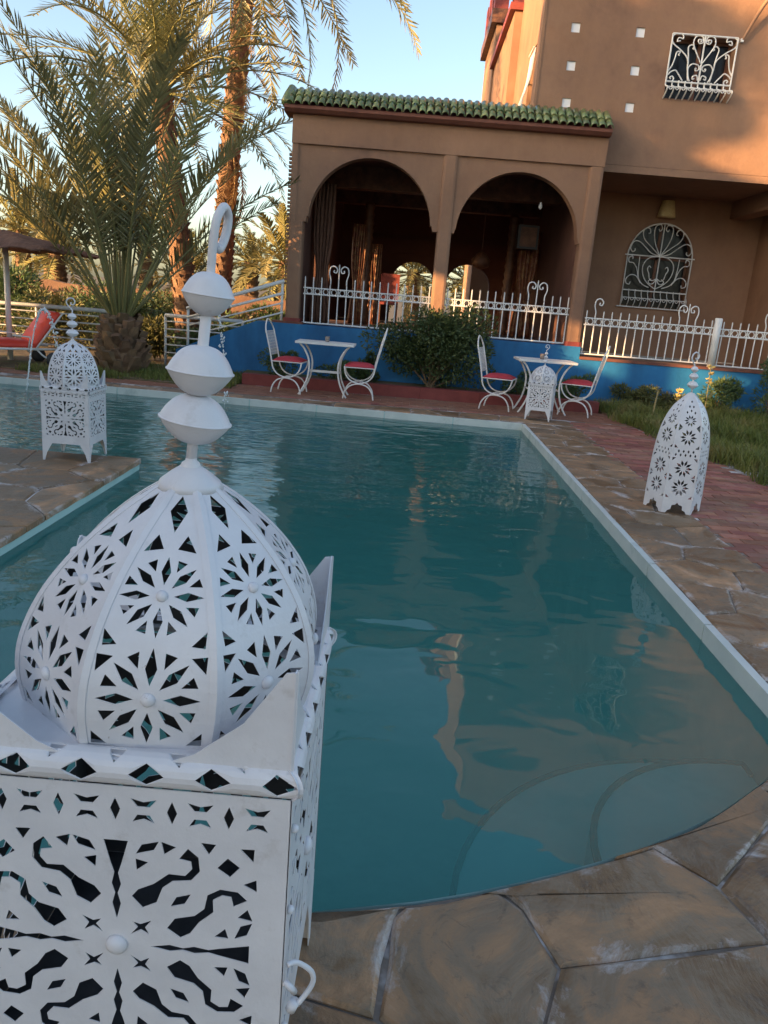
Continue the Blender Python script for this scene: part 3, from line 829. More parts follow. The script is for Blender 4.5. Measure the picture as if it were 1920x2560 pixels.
# ------------------------------------------------------------------ blue garden wall
bw_ = thing('garden_wall', 'bright blue painted retaining wall below the white fences', 'wall', (0,12.95,0))
pb(MB().prism([(-3.75,0),(2.80,0),(2.80,.895),(-2.45,.895),(-3.75,.34)], 12.90, 13.24).xf(lambda a, b, c: (a, c, b)), 'wall', m_blue, bw_)
pb(MB().box(2.802,9.5,12.90,13.24,0,.70), 'wall', m_blue, bw_)
pb(MB().box(2.802,9.5,12.885,13.0,.702,.745), 'wall_cap', m_cornice, bw_)
pb(MB().box(-2.2,-1.7,12.905,13.1,.897,.93), 'wall_cap', m_cornice, bw_)

# ------------------------------------------------------------------ white fences
pk_cache = {}
def fence(label, x0, x1, y, zb, z1, z2, zt, npk, orn, curl=None):
    t = thing('iron_fence', label, 'fence', ((x0+x1)/2, y, zb), 0, 'white picket fences on the blue wall')
    cx = (x0+x1)/2
    key = (zb, zt)
    if key not in pk_cache:
        pk_cache[key] = MB().tube([(0,0,0),(0,0,zt-zb-.02),(0,0,zt-zb)], [.0098,.0098,.003], 6).mesh('picket', m_iron)
        pk_cache['r', key] = MB().tube([((z2-z1)*.44*math.cos(a), 0, (z2-z1)*.44*math.sin(a)) for a in [2*PI*i/12 for i in range(13)]], .0075, 4, False).mesh('ring', m_iron)
        h = zt-zb
        sc = [(-.13,0,h-.10),(-.13,0,h-.02),(-.155,0,h+.07),(-.14,0,h+.16),(-.08,0,h+.185),(-.03,0,h+.14),(-.045,0,h+.085),(-.085,0,h+.095),(-.075,0,h+.125)]
        pk_cache['s', key] = MB().tube(smoothpts(sc,5), .0105, 6).mesh('scroll', m_iron, True)
    xs = [x0+(x1-x0)*i/(npk-1)-cx for i in range(npk)]
    oset = set()
    for oi in orn: oset |= {oi-1, oi+1}
    for i, x in enumerate(xs):
        if i in oset: link('picket', pk_cache[key], t, (x,0,0), None, (1,1,(zt-zb-.10)/(zt-zb)))
        elif i in orn: link('picket', pk_cache[key], t, (x,0,0), None, (1,1,(zt-zb+.22)/(zt-zb)))
        else: link('picket', pk_cache[key], t, (x,random.uniform(-.003,.003),0), (random.uniform(-.008,.008),random.uniform(-.008,.008),0))
        if i < npk-1: link('ring', pk_cache['r', key], t, (x+(xs[1]-xs[0])/2,0,(z1+z2)/2-zb))
    for oi in orn:
        for s in (1,-1): link('scroll', pk_cache['s', key], t, (xs[oi],0,0), None, (s,1,1))
    if curl is not None: link('scroll', pk_cache['s', key], t, (xs[curl]+.13,0,0), None, (1,1,1))
    for z, r in ((zb,.013),(z1,.013),(z2,.010)):
        MB().tube([(x0-cx-.03,0,z-zb),(x1-cx+.03,0,z-zb)], r, 6).build('rail', m_iron, t)
    return t
fence('white picket fence filling the left porch arch', -1.70, .30, 13.05, .925, 1.378, 1.474, 1.65, 16, [4])
fence('white picket fence filling the right porch arch', .59, 2.54, 13.05, .925, 1.378, 1.474, 1.65, 16, [11])
fence('white picket fence under the arched window', 2.84, 4.84, 12.96, .79, 1.25, 1.354, 1.475, 16, [12], 1)
fence('white picket fence beyond the thick white post', 5.02, 7.02, 12.96, .77, 1.24, 1.345, 1.465, 16, [6])
MBp = MB().lathe([(.058,0),(.058,.79),(.048,.80)], 16)
o = tag(MBp.build('fence_post', m_iron, None, True), 'thick round white post between two fence panels', 'post'); o.location = (4.92,12.93,.71)
MB().tube([(-1.86,13.3,.95),(-1.86,13.3,1.5)], .015)
# left pipe railings
def railing(label, pts_rails, posts, y):
    t = thing('pipe_railing', label, 'railing', (posts[0][0], y, 0))
    ox = posts[0][0]
    for (xa, za, xb, zb, r) in pts_rails: MB().tube([(xa-ox,0,za),(xb-ox,0,zb)], r, 8).build('rail', m_iron, t, True)
    for (x, z0, z1) in posts: MB().tube([(x-ox,.02,z0),(x-ox,.02,z1)], .022, 8).build('post', m_iron, t, True)
zs = (.85,.755,.63,.50,.37,.24)
railing('white pipe railing behind the red loungers', [(-9.5,z,-4.62,z,.032 if i == 0 else .012) for i, z in enumerate(zs)], [(-4.65,0,.86),(-6.1,0,.86),(-7.6,0,.86),(-9.2,0,.86)], 13.02)
railing('white pipe railing between the young palm and the ramp', [(-4.05,z,-2.75,z,.03 if i == 0 else .012) for i, z in enumerate(zs)], [(-2.75,0,.86),(-4.05,0,.86)], 13.3)
railing('sloping white railing up the blue ramp', [(-3.6,1.0,-2.03,1.55,.028),(-3.58,.86,-2.03,1.36,.022),(-3.55,.74,-2.03,1.21,.013),(-3.4,.62,-2.03,1.06,.013),(-3.3,.50,-2.03,.92,.013)], [(-2.06,.88,1.55),(-3.58,.38,1.02)], 12.97)

# ------------------------------------------------------------------ bistro furniture
def make_chair():
    t = thing('bistro_chair', 'x', 'chair', (0,0,0), 0, 'white bistro chairs with red cushions')
    for y in (-.2,.2):
        fr = MB()
        back = smoothpts([(-.30,y,.80),(-.25,y,.60),(-.215,y,.44),(-.19,y,.34),(-.12,y,.26),(0,y,.225),(.12,y,.26),(.19,y,.34),(.215,y,.44)],5)
        fr.tube(back, .0105, 6); fr.build('side_frame', m_iron, t, True)
        lg = smoothpts([(-.215,y,0),(-.19,y,.10),(-.12,y,.185),(0,y,.215),(.12,y,.185),(.19,y,.10),(.215,y,0)],5)
        MB().tube(lg, .0105, 6).build('leg', m_iron, t, True)
        MB().tube([(-.215,y,.44),(.215,y,.44)], .009, 6).build('seat_rail', m_iron, t)
    MB().tube(smoothpts([(-.30,-.2,.80),(-.315,-.2,.86),(-.335,-.13,.94),(-.35,0,1.0),(-.335,.13,.94),(-.315,.2,.86),(-.30,.2,.80)],5), .0105, 6).build('back_arch', m_iron, t, True)
    MB().tube([(.215,-.2,.44),(.215,.2,.44)], .009, 6).build('seat_rail', m_iron, t)
    MB().tube([(-.02,-.2,.22),(-.02,.2,.22)], .009, 6).build('stretcher', m_iron, t)
    bm_ = MB()
    n = 9
    for i in range(n):
        y = -.17+i*.34/(n-1); bm_.tube([(-.235,y,.52),(-.31,y,.84)], .0035, 4)
    for k in range(9):
        s = k/8; bm_.tube([(-.235-.075*s,-.18,.52+.32*s),(-.235-.075*s,.18,.52+.32*s)], .0035, 4)
    bm_.build('back_mesh', m_mesh, t)
    cu_ = MB()
    V = []; nn = 8
    for j in range(nn+1):
        for i in range(nn+1):
            u, v_ = i/nn*2-1, j/nn*2-1
            e = (1-abs(u)**4)*(1-abs(v_)**4)
            V.append((u*.205, v_*.205, .455+.05*e))
    cu_.add(V, [(j*(nn+1)+i, j*(nn+1)+i+1, (j+1)*(nn+1)+i+1, (j+1)*(nn+1)+i) for j in range(nn) for i in range(nn)])
    cu_.box(-.205,.205,-.205,.205,.446,.456)
    cu_.build('cushion', m_cushion, t, True)
    return t
def dup(root, loc, rz, label=None):
    r = root.copy(); col.objects.link(r); r.location = loc; r.rotation_euler = (0,0,rz)
    if label: r['label'] = label
    for ch in list(root.children):
        c = ch.copy(); col.objects.link(c); c.parent = r
        for g_ in ch.children:
            d = g_.copy(); col.objects.link(d); d.parent = c
    return r
ch = make_chair()
ch.location = (-1.63,11.25,.0); ch.rotation_euler = (0,0,R(-6)); ch['label'] = 'white bistro chair with red cushion near the ramp, facing right'
dup(ch, (-.63,11.22,0), R(183), 'white bistro chair with red cushion backing onto the big bush')
dup(ch, (1.36,11.25,0), R(-16), 'white bistro chair with red cushion and upright back right of the big bush')
dup(ch, (2.5,11.3,0), R(160), 'white bistro chair with red cushion partly behind the small lantern')
def make_table():
    t = thing('bistro_table', 'x', 'table', (0,0,0), 0, 'white bistro tables')
    MB().prism([(-.40,-.26),(.40,-.26),(.41,-.25),(.41,.25),(.40,.26),(-.40,.26),(-.41,.25),(-.41,-.25)], .715, .745).build('table_top', m_iron, t)
    for s in (-1,1):
        for y in (-.19,.19):
            MB().tube(smoothpts([(s*.35,y,.715),(s*.28,y,.64),(s*.215,y,.50),(s*.205,y,.36),(s*.235,y,.2),(s*.30,y,.06),(s*.34,y,0)],5), .013, 6).build('leg', m_iron, t, True)
        MB().tube([(s*.21,-.19,.33),(s*.21,.19,.33)], .011, 6).build('stretcher', m_iron, t)
    MB().box(-.21,.21,-.02,.02,.315,.345).build('stretcher', m_iron, t)
    return t
tb = make_table(); tb.location = (-1.13,11.25,0); tb['label'] = 'white bistro table left of the big bush'
dup(tb, (1.98,11.28,0), R(2), 'white bistro table behind the small far lantern')
for x, lb in ((-1.12,'small clear glass tumbler on the table left of the bush'),(1.93,'small clear glass tumbler on the table behind the far lantern')):
    o = tag(MB().lathe([(.028,0),(.036,.075),(.033,.075),(.025,.008)], 14).build('glass_tumbler', m_tumbler, None, True), lb, 'glass', 'tumblers on the tables'); o.location = (x,11.28,.747)

# ------------------------------------------------------------------ loungers and canopy
def make_lounger():
    t = thing('sun_lounger', 'x', 'sun lounger', (0,0,0), 0, 'red sun loungers')
    def pad(x0, z0, x1, z1, th, name):
        d = Vector((x1-x0, 0, z1-z0)); L = d.length; d.normalize(); nn = Vector((-d.z,0,d.x))
        V = []; N = 16; K = 6
        for i in range(N+1):
            for k in range(K+1):
                u, w = i/N, k/K*2-1
                e = (1-abs(2*u-1)**8)*(1-abs(w)**6)
                q_ = .012*abs(math.sin(u*PI*5))
                p = Vector((x0,0,z0))+d*(u*L)+nn*((th*.45+th*.55*e)*1.0-.0+q_*e)
                V.append((p.x, w*.31, p.z))
        b = len(V)
        for i in range(N+1):
            for k in range(K+1):
                u, w = i/N, k/K*2-1
                p = Vector((x0,0,z0))+d*(u*L); V.append((p.x, w*.31, p.z))
        F_ = []
        for i in range(N):
            for k in range(K):
                a = i*(K+1)+k; F_ += [(a,a+K+1,a+K+2,a+1),(b+a,b+a+1,b+a+K+2,b+a+K+1)]
        ring = [i*(K+1) for i in range(N+1)]+[N*(K+1)+k for k in range(1,K+1)]+[i*(K+1)+K for i in range(N-1,-1,-1)]+[k for k in range(K-1,0,-1)]
        for i in range(len(ring)):
            a, c = ring[i], ring[(i+1) % len(ring)]
            F_.append((c, a, b+a, b+c))
        MB().add(V, F_).build(name, m_vinyl, t, True)
    pad(-1.0,.26,.12,.26,.09,'seat_cushion')
    pad(.10,.27,.44,.72,.09,'back_cushion')
    for y in (-.32,.32):
        MB().tube([(-1.05,y,.24),(.45,y,.24)], .016, 8).build('side_rail', m_iron, t, True)
        MB().tube([(.1,y,.25),(.47,y,.74)], .013, 8).build('back_rail', m_iron, t, True)
        MB().tube([(-.9,y,.24),(-.95,y,0)], .015, 8).build('leg', m_iron, t, True)
        MB().tube(smoothpts([(.1,y,.24),(.2,y,.14),(.32,y,.10)],4), .012, 8).build('leg', m_iron, t, True)
        w_ = MB().lathe([(.03,-.02),(.095,-.02),(.10,-.01),(.10,.01),(.095,.02),(.03,.02)], 18).xf(lambda a, b, c: (.32+a, y+c, .10+b))
        w_.build('wheel', m_rubber, t, True)
        MB().tube([(.0,y*1.02,.26),(.02,y*1.02,.40),(-.2,y*1.02,.42)], .011, 6).build('arm_rest', m_iron, t, True)
    return t
lo = make_lounger(); lo.location = (-5.84,11.95,0); lo.rotation_euler = (0,0,R(42)); lo.scale = (1.1,1.1,1.1); lo['label'] = 'red sun lounger with raised back behind the square lantern'
dup(lo, (-7.1,12.1,0), R(42), 'red sun lounger farther along the railing, beyond the white canopy pole')
cn = thing('sun_canopy', 'brown woven reed canopy on a white pole above the red loungers', 'canopy', (-6.22,12.35,0))
MB().tube([(0,0,0),(0,0,1.86)], .042, 12).build('pole', m_iron, cn, True)
V, F_ = [], []
N = 14
for j in range(N+1):
    for i in range(N+1):
        u, v_ = i/N*2-1, j/N*2-1
        d = max(abs(u), abs(v_))
        V.append((u*1.1, v_*1.1, 1.96-.24*d+.018*math.sin(i*2.3+j)*d-.05*d**6*random.random()))
for j in range(N):
    for i in range(N): F_.append((j*(N+1)+i, j*(N+1)+i+1, (j+1)*(N+1)+i+1, (j+1)*(N+1)+i))
o = MB().add(V, F_).build('reed_mat', m_thatch, cn)
md = o.modifiers.new('thick','SOLIDIFY'); md.thickness = .018
for i in range(8):
    a = PI/4*i; r_ = 1.05 if i % 2 == 0 else 1.45
    MB().tube([(0,0,1.84),(r_*math.cos(a)*.98,r_*math.sin(a)*.98,1.66)], .012, 6).build('rib', m_wood, cn)

# ------------------------------------------------------------------ palms
def frond_mesh(name, L, bend0, droop, pw, nl, lmax, seed, leafm, rm, wid=.017, vee=.5, basefree=.14, rr=.022):
    rnd = random.Random(seed)
    NS = 22; pts = []; p = Vector((0,0,0)); angs = []
    for i in range(NS+1):
        s = i/NS; a = bend0-droop*s**pw; angs.append(a)
        pts.append(p.copy()); p = p+Vector((math.cos(a), 0, math.sin(a)))*(L/NS)
    side = rnd.uniform(-.12,.12)
    pts = [Vector((q.x, side*L*(i/NS)**2, q.z)) for i, q in enumerate(pts)]
    m = MB(); m.tube(pts, [rr*(1-.85*i/NS)+.002 for i in range(NS+1)], 5)
    nr = len(m.f)
    def at(s):
        x = min(s*NS, NS-1e-4); i = int(x); f = x-i
        return pts[i].lerp(pts[i+1], f), angs[i]+(angs[i+1]-angs[i])*f
    for sgn in (-1,1):
        for k in range(nl):
            s = basefree+(1-basefree)*(k+rnd.random()*.8)/nl
            P, a = at(min(s,.999))
            T = Vector((math.cos(a),0,math.sin(a))); Nn = Vector((-math.sin(a),0,math.cos(a))); S = Vector((0,sgn,0))
            prof = min(1,(s-basefree)/.16+.30)*(1-.62*max(0,(s-.45)/.55)**1.4)
            ll = lmax*prof*rnd.uniform(.82,1.1)
            fa = R(64)-R(27)*s+rnd.gauss(0,.10)
            va = vee*(1-.4*s)+rnd.gauss(0,.16)
            D = (T*math.cos(fa)+(S*math.cos(va)+Nn*math.sin(va))*math.sin(fa)).normalized()
            Wd = D.cross(Nn if abs(D.dot(Nn)) < .9 else S).normalized()*wid*rnd.uniform(.8,1.2)
            fold = D.cross(Wd).normalized()*wid*.45
            dr = Vector((0,0,-1))*ll*rnd.uniform(.01,.10)
            a1 = P+D*ll*.30; a2 = P+D*ll*.68+dr*.5; a3 = P+D*ll+dr
            m.add([P-Wd*.35, P+Wd*.35, a1+Wd, a1+fold, a1-Wd, a2+Wd*.8, a2+fold*.7, a2-Wd*.8, a3],
                  [(0,3,4),(0,1,3),(1,2,3),(4,3,6,7),(3,2,5,6),(7,6,8),(6,5,8)])
    me = m.mesh(name, rm); me.materials.append(leafm)
    me.polygons.foreach_set('material_index', [0]*nr+[1]*(len(m.f)-nr)); me.update()
    return me
YF = [frond_mesh('frond', L, b, d, p, 46, .50, 10+i, m_frond, m_rachis, .0155, .58, .27, .019) for i, (L, b, d, p) in enumerate(((3.9,.08,.58,1.9),(4.2,.06,.82,2.2),(3.6,.10,.42,1.7),(4.0,.07,1.0,2.3)))]
CF = [frond_mesh('frond', L, b, d, p, 48, .40, 30+i, m_frond, m_rachis, .0125, .5) for i, (L, b, d, p) in enumerate(((2.9,.10,.95,1.5),(3.1,.08,1.3,1.6),(2.7,.12,.7,1.5)))]
GF = [frond_mesh('frond', L, b, d, p, 40, .34, 50+i, m_frond_sun, m_rachis, .020, .4) for i, (L, b, d, p) in enumerate(((2.0,.10,1.1,1.5),(2.2,.08,1.5,1.6),(1.8,.12,.8,1.5)))]
DF = [frond_mesh('dry_frond', L, b, d, p, 34, .24, 70+i, m_dry, m_dry, .013, .15) for i, (L, b, d, p) in enumerate(((1.3,.0,.5,1.2),(1.6,0,.9,1.3)))]

def trunk(parent, pts, r0, r1, name='trunk', rows=40, boot=.10, seed=1):
    rnd = random.Random(seed)
    P = smoothpts(pts, 8); n = len(P)
    MB().tube(P, [r0+(r1-r0)*i/(n-1) for i in range(n)], 12).build(name, m_bark, parent, True)
    m = MB()
    for j in range(rows):
        t = (j+.5)/rows; x = t*(n-1); i = min(int(x), n-2); c = P[i].lerp(P[i+1], x-i); r = r0+(r1-r0)*t
        k = 9
        for q_ in range(k):
            a = 2*PI*(q_+(j % 2)*.5)/k+rnd.uniform(-.12,.12); h = boot*rnd.uniform(.7,1.25); w = r*2*PI/k*.42
            rd = Vector((math.cos(a), math.sin(a), 0)); tg = Vector((-math.sin(a), math.cos(a), 0))
            b = c+rd*(r*.93); o = c+rd*(r+.035*rnd.uniform(.6,1.5))+Vector((0,0,h*.75))
            m.add([b-tg*w-Vector((0,0,h*.5)), b+tg*w-Vector((0,0,h*.5)), o+tg*w*.55, o-tg*w*.55, b+Vector((0,0,h*.8))], [(0,1,2,3),(3,2,4),(0,3,4),(1,4,2)])
    tag(m.build('leaf_scars', m_bark, parent), kind='stuff')

def crown(parent, c, meshes, n, e_hi, e_lo, sc, seed, name='frond', azs=None):
    rnd = random.Random(seed)
    for i in range(n):
        t = i/(n-1) if n > 1 else 0
        el = e_hi+(e_lo-e_hi)*t**.9+rnd.gauss(0,3)
        az = i*137.5+rnd.uniform(-14,14) if azs is None else azs[i % len(azs)]+rnd.uniform(-8,8)
        s = sc*rnd.uniform(.86,1.10)
        link(name, rnd.choice(meshes), parent, Vector(c)+Vector((math.cos(R(az)),math.sin(R(az)),0))*.05, (rnd.uniform(-.25,.25), -R(el), R(az)), s)

# the young palm
yp = thing('young_date_palm', 'young date palm with a stout stump and tall arching fronds by the pool', 'palm tree', (-4.33,12.0,0))
MB().tube([(0,0,-.02),(0,0,.25),(0,0,.6),(0,0,.85)], [.27,.30,.24,.17], 14).build('stump', m_bark, yp, True)
bt = MB().add([(0,-.075,0),(0,.075,0),(.055,.06,.10),(.085,.035,.20),(.085,-.035,.20),(.055,-.06,.10),(-.03,0,.19),(.02,-.06,.19),(.02,.06,.19)],
              [(0,1,2,5),(5,2,3,4),(4,3,8,6,7),(1,8,3,2),(0,5,4,7)])
bme_ = bt.mesh('leaf_base', m_bark)
rnd = random.Random(4)
for j in range(8):
    for k in range(9):
        z = .0+j*.092; r_ = .285-.02*j*j*.13; a = 2*PI*(k+.5*(j % 2))/9+rnd.uniform(-.1,.1)
        s = rnd.uniform(1.0,1.5)
        link('leaf_base', bme_, yp, (math.cos(a)*r_*.95, math.sin(a)*r_*.95, z), (rnd.uniform(-.15,.15), rnd.uniform(.05,.40), a), s)
rnd = random.Random(9)
spec = []
for i in range(30):
    t = i/29
    el = 87-34*t**1.1
    spec.append((el, i*137.5+20, rnd.uniform(.88,1.12)))
spec += [(47,183,.95),(53,190,1.0),(47,0,.85),(43,10,.80),(58,200,1.05),(62,170,1.08),(55,-25,.9)]
for el, az, s in spec:
    link('frond', rnd.choice(YF), yp, (math.cos(R(az))*.10, math.sin(R(az))*.10, .78), (rnd.uniform(-.5,.5), -R(el), R(az)), s)

p2 = thing('date_palm', 'date palm with a golden crown standing just behind the young palm', 'palm tree', (-4.12,15.0,0))
trunk(p2, [(0,0,-.05),(-.08,0,1.2),(-.3,0,2.9),(-.55,0,4.6)], .22, .18, rows=34, seed=2)
crown(p2, (-.55,0,4.55), CF, 54, 88, -14, 1.03, 12)
p3 = thing('date_palm', 'tall date palm whose bare trunk rises past the porch roof', 'palm tree', (-4.28,18.0,0))
trunk(p3, [(0,0,-.05),(.05,0,1.5),(.2,0,4.3),(.40,0,7.2),(.48,0,8.8)], .25, .17, rows=66, seed=3)
crown(p3, (.5,0,8.75), CF, 34, 70, -62, 1.35, 15)
for (x, y, z, el, az, s) in ((.33,-.18,5.9,-50,-40,.8),(.35,-.2,6.15,10,-20,.75),(.30,.1,6.0,-20,40,.7),(.3,-.2,4.1,-75,-35,1.0),(.32,-.15,4.15,-66,-10,.95),(.2,-.25,4.1,-80,-80,.9),(.36,-.2,6.2,25,-60,.6),(.5,-.2,6.9,-10,-10,.8),(.42,-.2,6.8,-40,-60,.7)):
    link('dry_frond', random.choice(DF), p3, (x,y,z), (random.uniform(-.5,.5), -R(el), R(az)), s)
bg = [(-11.6,24,2.5,1.0,'sunlit date palm farthest behind the reed canopy'),
      (-9.9,22.5,1.9,.9,'low date palm between the reed canopy and the young palm'),
      (-8.6,26,2.6,.9,'slim date palm seen through the petioles of the young palm'),
      (-6.5,24,1.6,.95,'bushy date palm behind the trunk of the golden crowned palm'),
      (-5.35,27,2.2,.8,'small date palm glimpsed between two palm trunks'),
      (-3.75,24,2.2,1.15,'sunlit date palm just left of the porch column'),
      (-13.5,30,3.2,1.2,'distant date palm above the lounger canopy'),
      (.05,27,2.3,1.0,'date palm seen through the rear left porch arch'),
      (1.95,27.5,2.2,1.1,'sunlit date palm seen through the rear right porch arch')]
for i, (x, y, z, s, lb) in enumerate(bg):
    t = thing('date_palm', lb, 'palm tree', (x,y,0), 0, 'date palms of the grove')
    trunk(t, [(0,0,-.05),(.05,0,z*.5),(0,0,z)], .24, .20, rows=14, seed=20+i)
    crown(t, (0,0,z-.05), GF, 30, 82, -38, s, 40+i)
# shade palm added out of view, its crown placed to dapple the facade
for i, (x, y, z, s) in enumerate(((-15.9,3.6,8.3,.5),)):
    t = thing('date_palm', 'added shade palm, out of view, behind the sun blocker house', 'palm tree', (x,y,0))
    trunk(t, [(0,0,-.05),(.1,0,z*.5),(0,.1,z)], .26, .21, rows=20, seed=60+i)
    crown(t, (0,.1,z-.05), CF, 52, 84, -45, s, 80+i)

# ------------------------------------------------------------------ mud wall, and unseen walls added to shade the pool
mw = thing('mud_wall', 'reddish mud wall beyond the white railing under the palms', 'wall', (-7,21,0))
pts = [(-16,0),(-2.3,0)]+[(-2.3-i*.45, 1.15+.05*math.sin(i*1.7)+.03*math.sin(i*4.1)) for i in range(31)]
pb(MB().prism(pts, 21.0, 21.35).xf(lambda a, b, c: (a, c, b)), 'wall', m_mud, mw)
cw = thing('added_shade_wall', 'high unseen wall added to shade the left poolside', 'wall', (-11.4,8,0))  # unseen wall added for its shadow over the loungers and poolside
pb(MB().box(-11.7,-11.4,7.25,9.6,0,3.9), 'wall', m_mud, cw)
pb(MB().box(-11.76,-11.34,7.25,9.65,3.902,4.05), 'wall_cap', m_mud, cw)
gh = thing('sun_blocker_house', 'unseen house with an open slot, added to shade the pool and facade', 'building', (-11.8,0,0))  # unseen, added for shade; its open slot lets a sun band through
pb(MB().box(-12.3,-11.3,-18,7.2,0,4.12), 'lower_wall', m_plaster, gh)
pb(MB().box(-12.3,-11.3,-18,2.0,4.122,4.98), 'rear_wall', m_plaster, gh)
for y in (2.0,3.3,4.9,6.25): pb(MB().box(-12.0,-11.6,y+.002,y+.28,4.122,4.98), 'blocker_post', m_plaster, gh)
pb(MB().box(-12.35,-11.25,-18.05,7.25,4.982,7.55), 'upper_wall', m_plaster, gh)
pb(MB().box(-12.45,-11.15,-18.1,7.3,7.552,7.7), 'parapet_cap', m_red, gh)

# ------------------------------------------------------------------ shrubs
def shrub(name, label, loc, rx, ry, rz, n, leafm, seed, ll=.055, lw=.016, group=None, lobes=9, stems=9, flat=.55):
    rnd = random.Random(seed)
    t = thing(name, label, 'shrub', loc, 0, group)
    lob = []
    for _ in range(lobes):
        a = rnd.uniform(0,2*PI); q_ = rnd.uniform(.10,.90)
        lob.append((math.cos(a)*rx*q_, math.sin(a)*ry*q_, rz*rnd.uniform(.25,1.35), rnd.uniform(.20,.50)))
    m = MB()
    for _ in range(n):
        lx, ly, lz, lr = rnd.choice(lob)
        while True:
            d = Vector((rnd.uniform(-1,1), rnd.uniform(-1,1), rnd.uniform(-1,1)))
            if d.length < 1: break
        d = d.normalized()*(d.length**.45)
        p = Vector((lx+d.x*rx*lr*1.15, ly+d.y*ry*lr*1.15, lz+d.z*rz*lr*1.0))
        if p.z < .02: p.z = .02+rnd.random()*.1
        dr = (d+Vector((rnd.gauss(0,.7), rnd.gauss(0,.7), rnd.gauss(.2,.6)))).normalized()
        w = dr.orthogonal().normalized(); w.rotate(Matrix.Rotation(rnd.uniform(0,2*PI), 3, dr))
        l = ll*rnd.uniform(.6,1.3)
        m.add([p, p+dr*l*.5+w*lw, p+dr*l, p+dr*l*.5-w*lw], [(0,1,2,3)])
    m.build('foliage', leafm, t)
    for i in range(stems):
        lx, ly, lz, lr = lob[i % lobes]
        MB().tube(smoothpts([(rnd.uniform(-.06,.06),rnd.uniform(-.06,.06),-.02),(lx*.35,ly*.35,lz*.4),(lx,ly,lz)],3), [.012]*4+[.007]*3, 5).build('stem', m_twig, t)
    return t
shrub('bush', 'big dark leafy bush in front of the blue wall between the two tables', (.42,12.42,.09), .90,.44,.76, 12500, m_leaf, 1, .075,.013, lobes=30, stems=22)
small = [(-1.95,12.45,.30,.30,.26,'small leafy shrub behind the chair near the ramp'),(-1.0,12.5,.42,.24,.20,'low shrub under the table left of the bush'),
         (-.55,12.55,.2,.2,.3,'thin shrub behind the chair backing onto the bush'),
         (1.85,12.5,.42,.26,.22,'low shrub under the table behind the far lantern'),(2.75,12.5,.34,.26,.27,'rounded shrub behind the chair and the far lantern')]
for i, (x, y, rx, ry, rz, lb) in enumerate(small):
    shrub('shrub', lb, (x,y,.09), rx, ry, rz, 1500, m_leaf, 5+i, .06,.010, 'shrubs in the planter', 6, 6)
for i, (x, y, rx, rz, lb, mm) in enumerate(((3.75,12.55,.42,.24,'dry olive shrub beside the upright stick in the lawn',m_leaf2),(5.0,12.6,.40,.36,'dark shrub behind the yellow flower stalk',m_leaf),(5.75,12.45,.40,.62,'tall dark shrub against the fence at the lawn edge',m_leaf),(4.45,12.75,.3,.2,'low dry shrub between the yellow flowers',m_leaf2))):
    shrub('shrub', lb, (x,y,.0), rx, .3, rz, 2200, mm, 25+i, .08,.010, 'shrubs beside the lawn', 8, 8)
for i, (x, y, rx, rz, lb, mm) in enumerate(((-2.95,13.75,.35,.42,'leafy climber at the foot of the ramp railing',m_leaf),(-3.55,14.0,.6,.42,'dense shrub behind the railing next to the stump',m_leaf),
        (-5.6,16.5,1.3,.75,'dark hedge shrub behind the railing right of the canopy',m_leaf),(-8.6,16.8,1.6,1.0,'broad dark hedge shrub behind the loungers',m_leaf),(-11.5,17.5,1.6,1.2,'dark hedge shrub under the reed canopy',m_leaf),
        (-3.2,16.0,.9,.55,'dark scrub behind the sloping ramp railing',m_leaf),(-4.9,19.0,1.2,.62,'dry olive scrub at the foot of the tall palm',m_leaf2),(-7.2,19.3,1.4,.6,'dry olive scrub before the mud wall',m_leaf2),(-2.6,18.5,.8,.6,'dry olive scrub beside the porch corner',m_leaf2),(-9.6,19.9,1.5,.75,'dark thicket in front of the mud wall beyond the loungers',m_leaf),(-6.2,20.0,1.4,.7,'dark thicket before the mud wall behind the young palm',m_leaf),(-3.5,20.0,1.1,.66,'dark thicket before the mud wall near the porch',m_leaf),(-6.9,15.6,.7,.62,'olive reedy shrub between the canopy and the young palm',m_leaf2),(-4.9,14.6,.6,.5,'olive shrub right behind the stump of the young palm',m_leaf2))):
    shrub('shrub', lb, (x,y,0), rx, rx*.5, rz, 5200 if rx > 1 else 2600, mm, 45+i, .13,.016, 'shrubs behind the railing', 14, 8)
tt_ = shrub('added_shade_tree', 'tall unseen tree added to shade the upper hotel wall', (-14.95,2.55,8.45), 1.5,1.3,1.25, 12000, m_leaf, 99, .16,.03, None, 16, 10)  # foliage added out of view to cast shade on the upper wall
tt_['category'] = 'tree'
MB().tube([(0,0,-8.6),(.1,0,-5),(-.05,.05,-2),(0,0,.1)], [.22,.19,.15,.09], 10).build('trunk', m_twig, tt_, True)
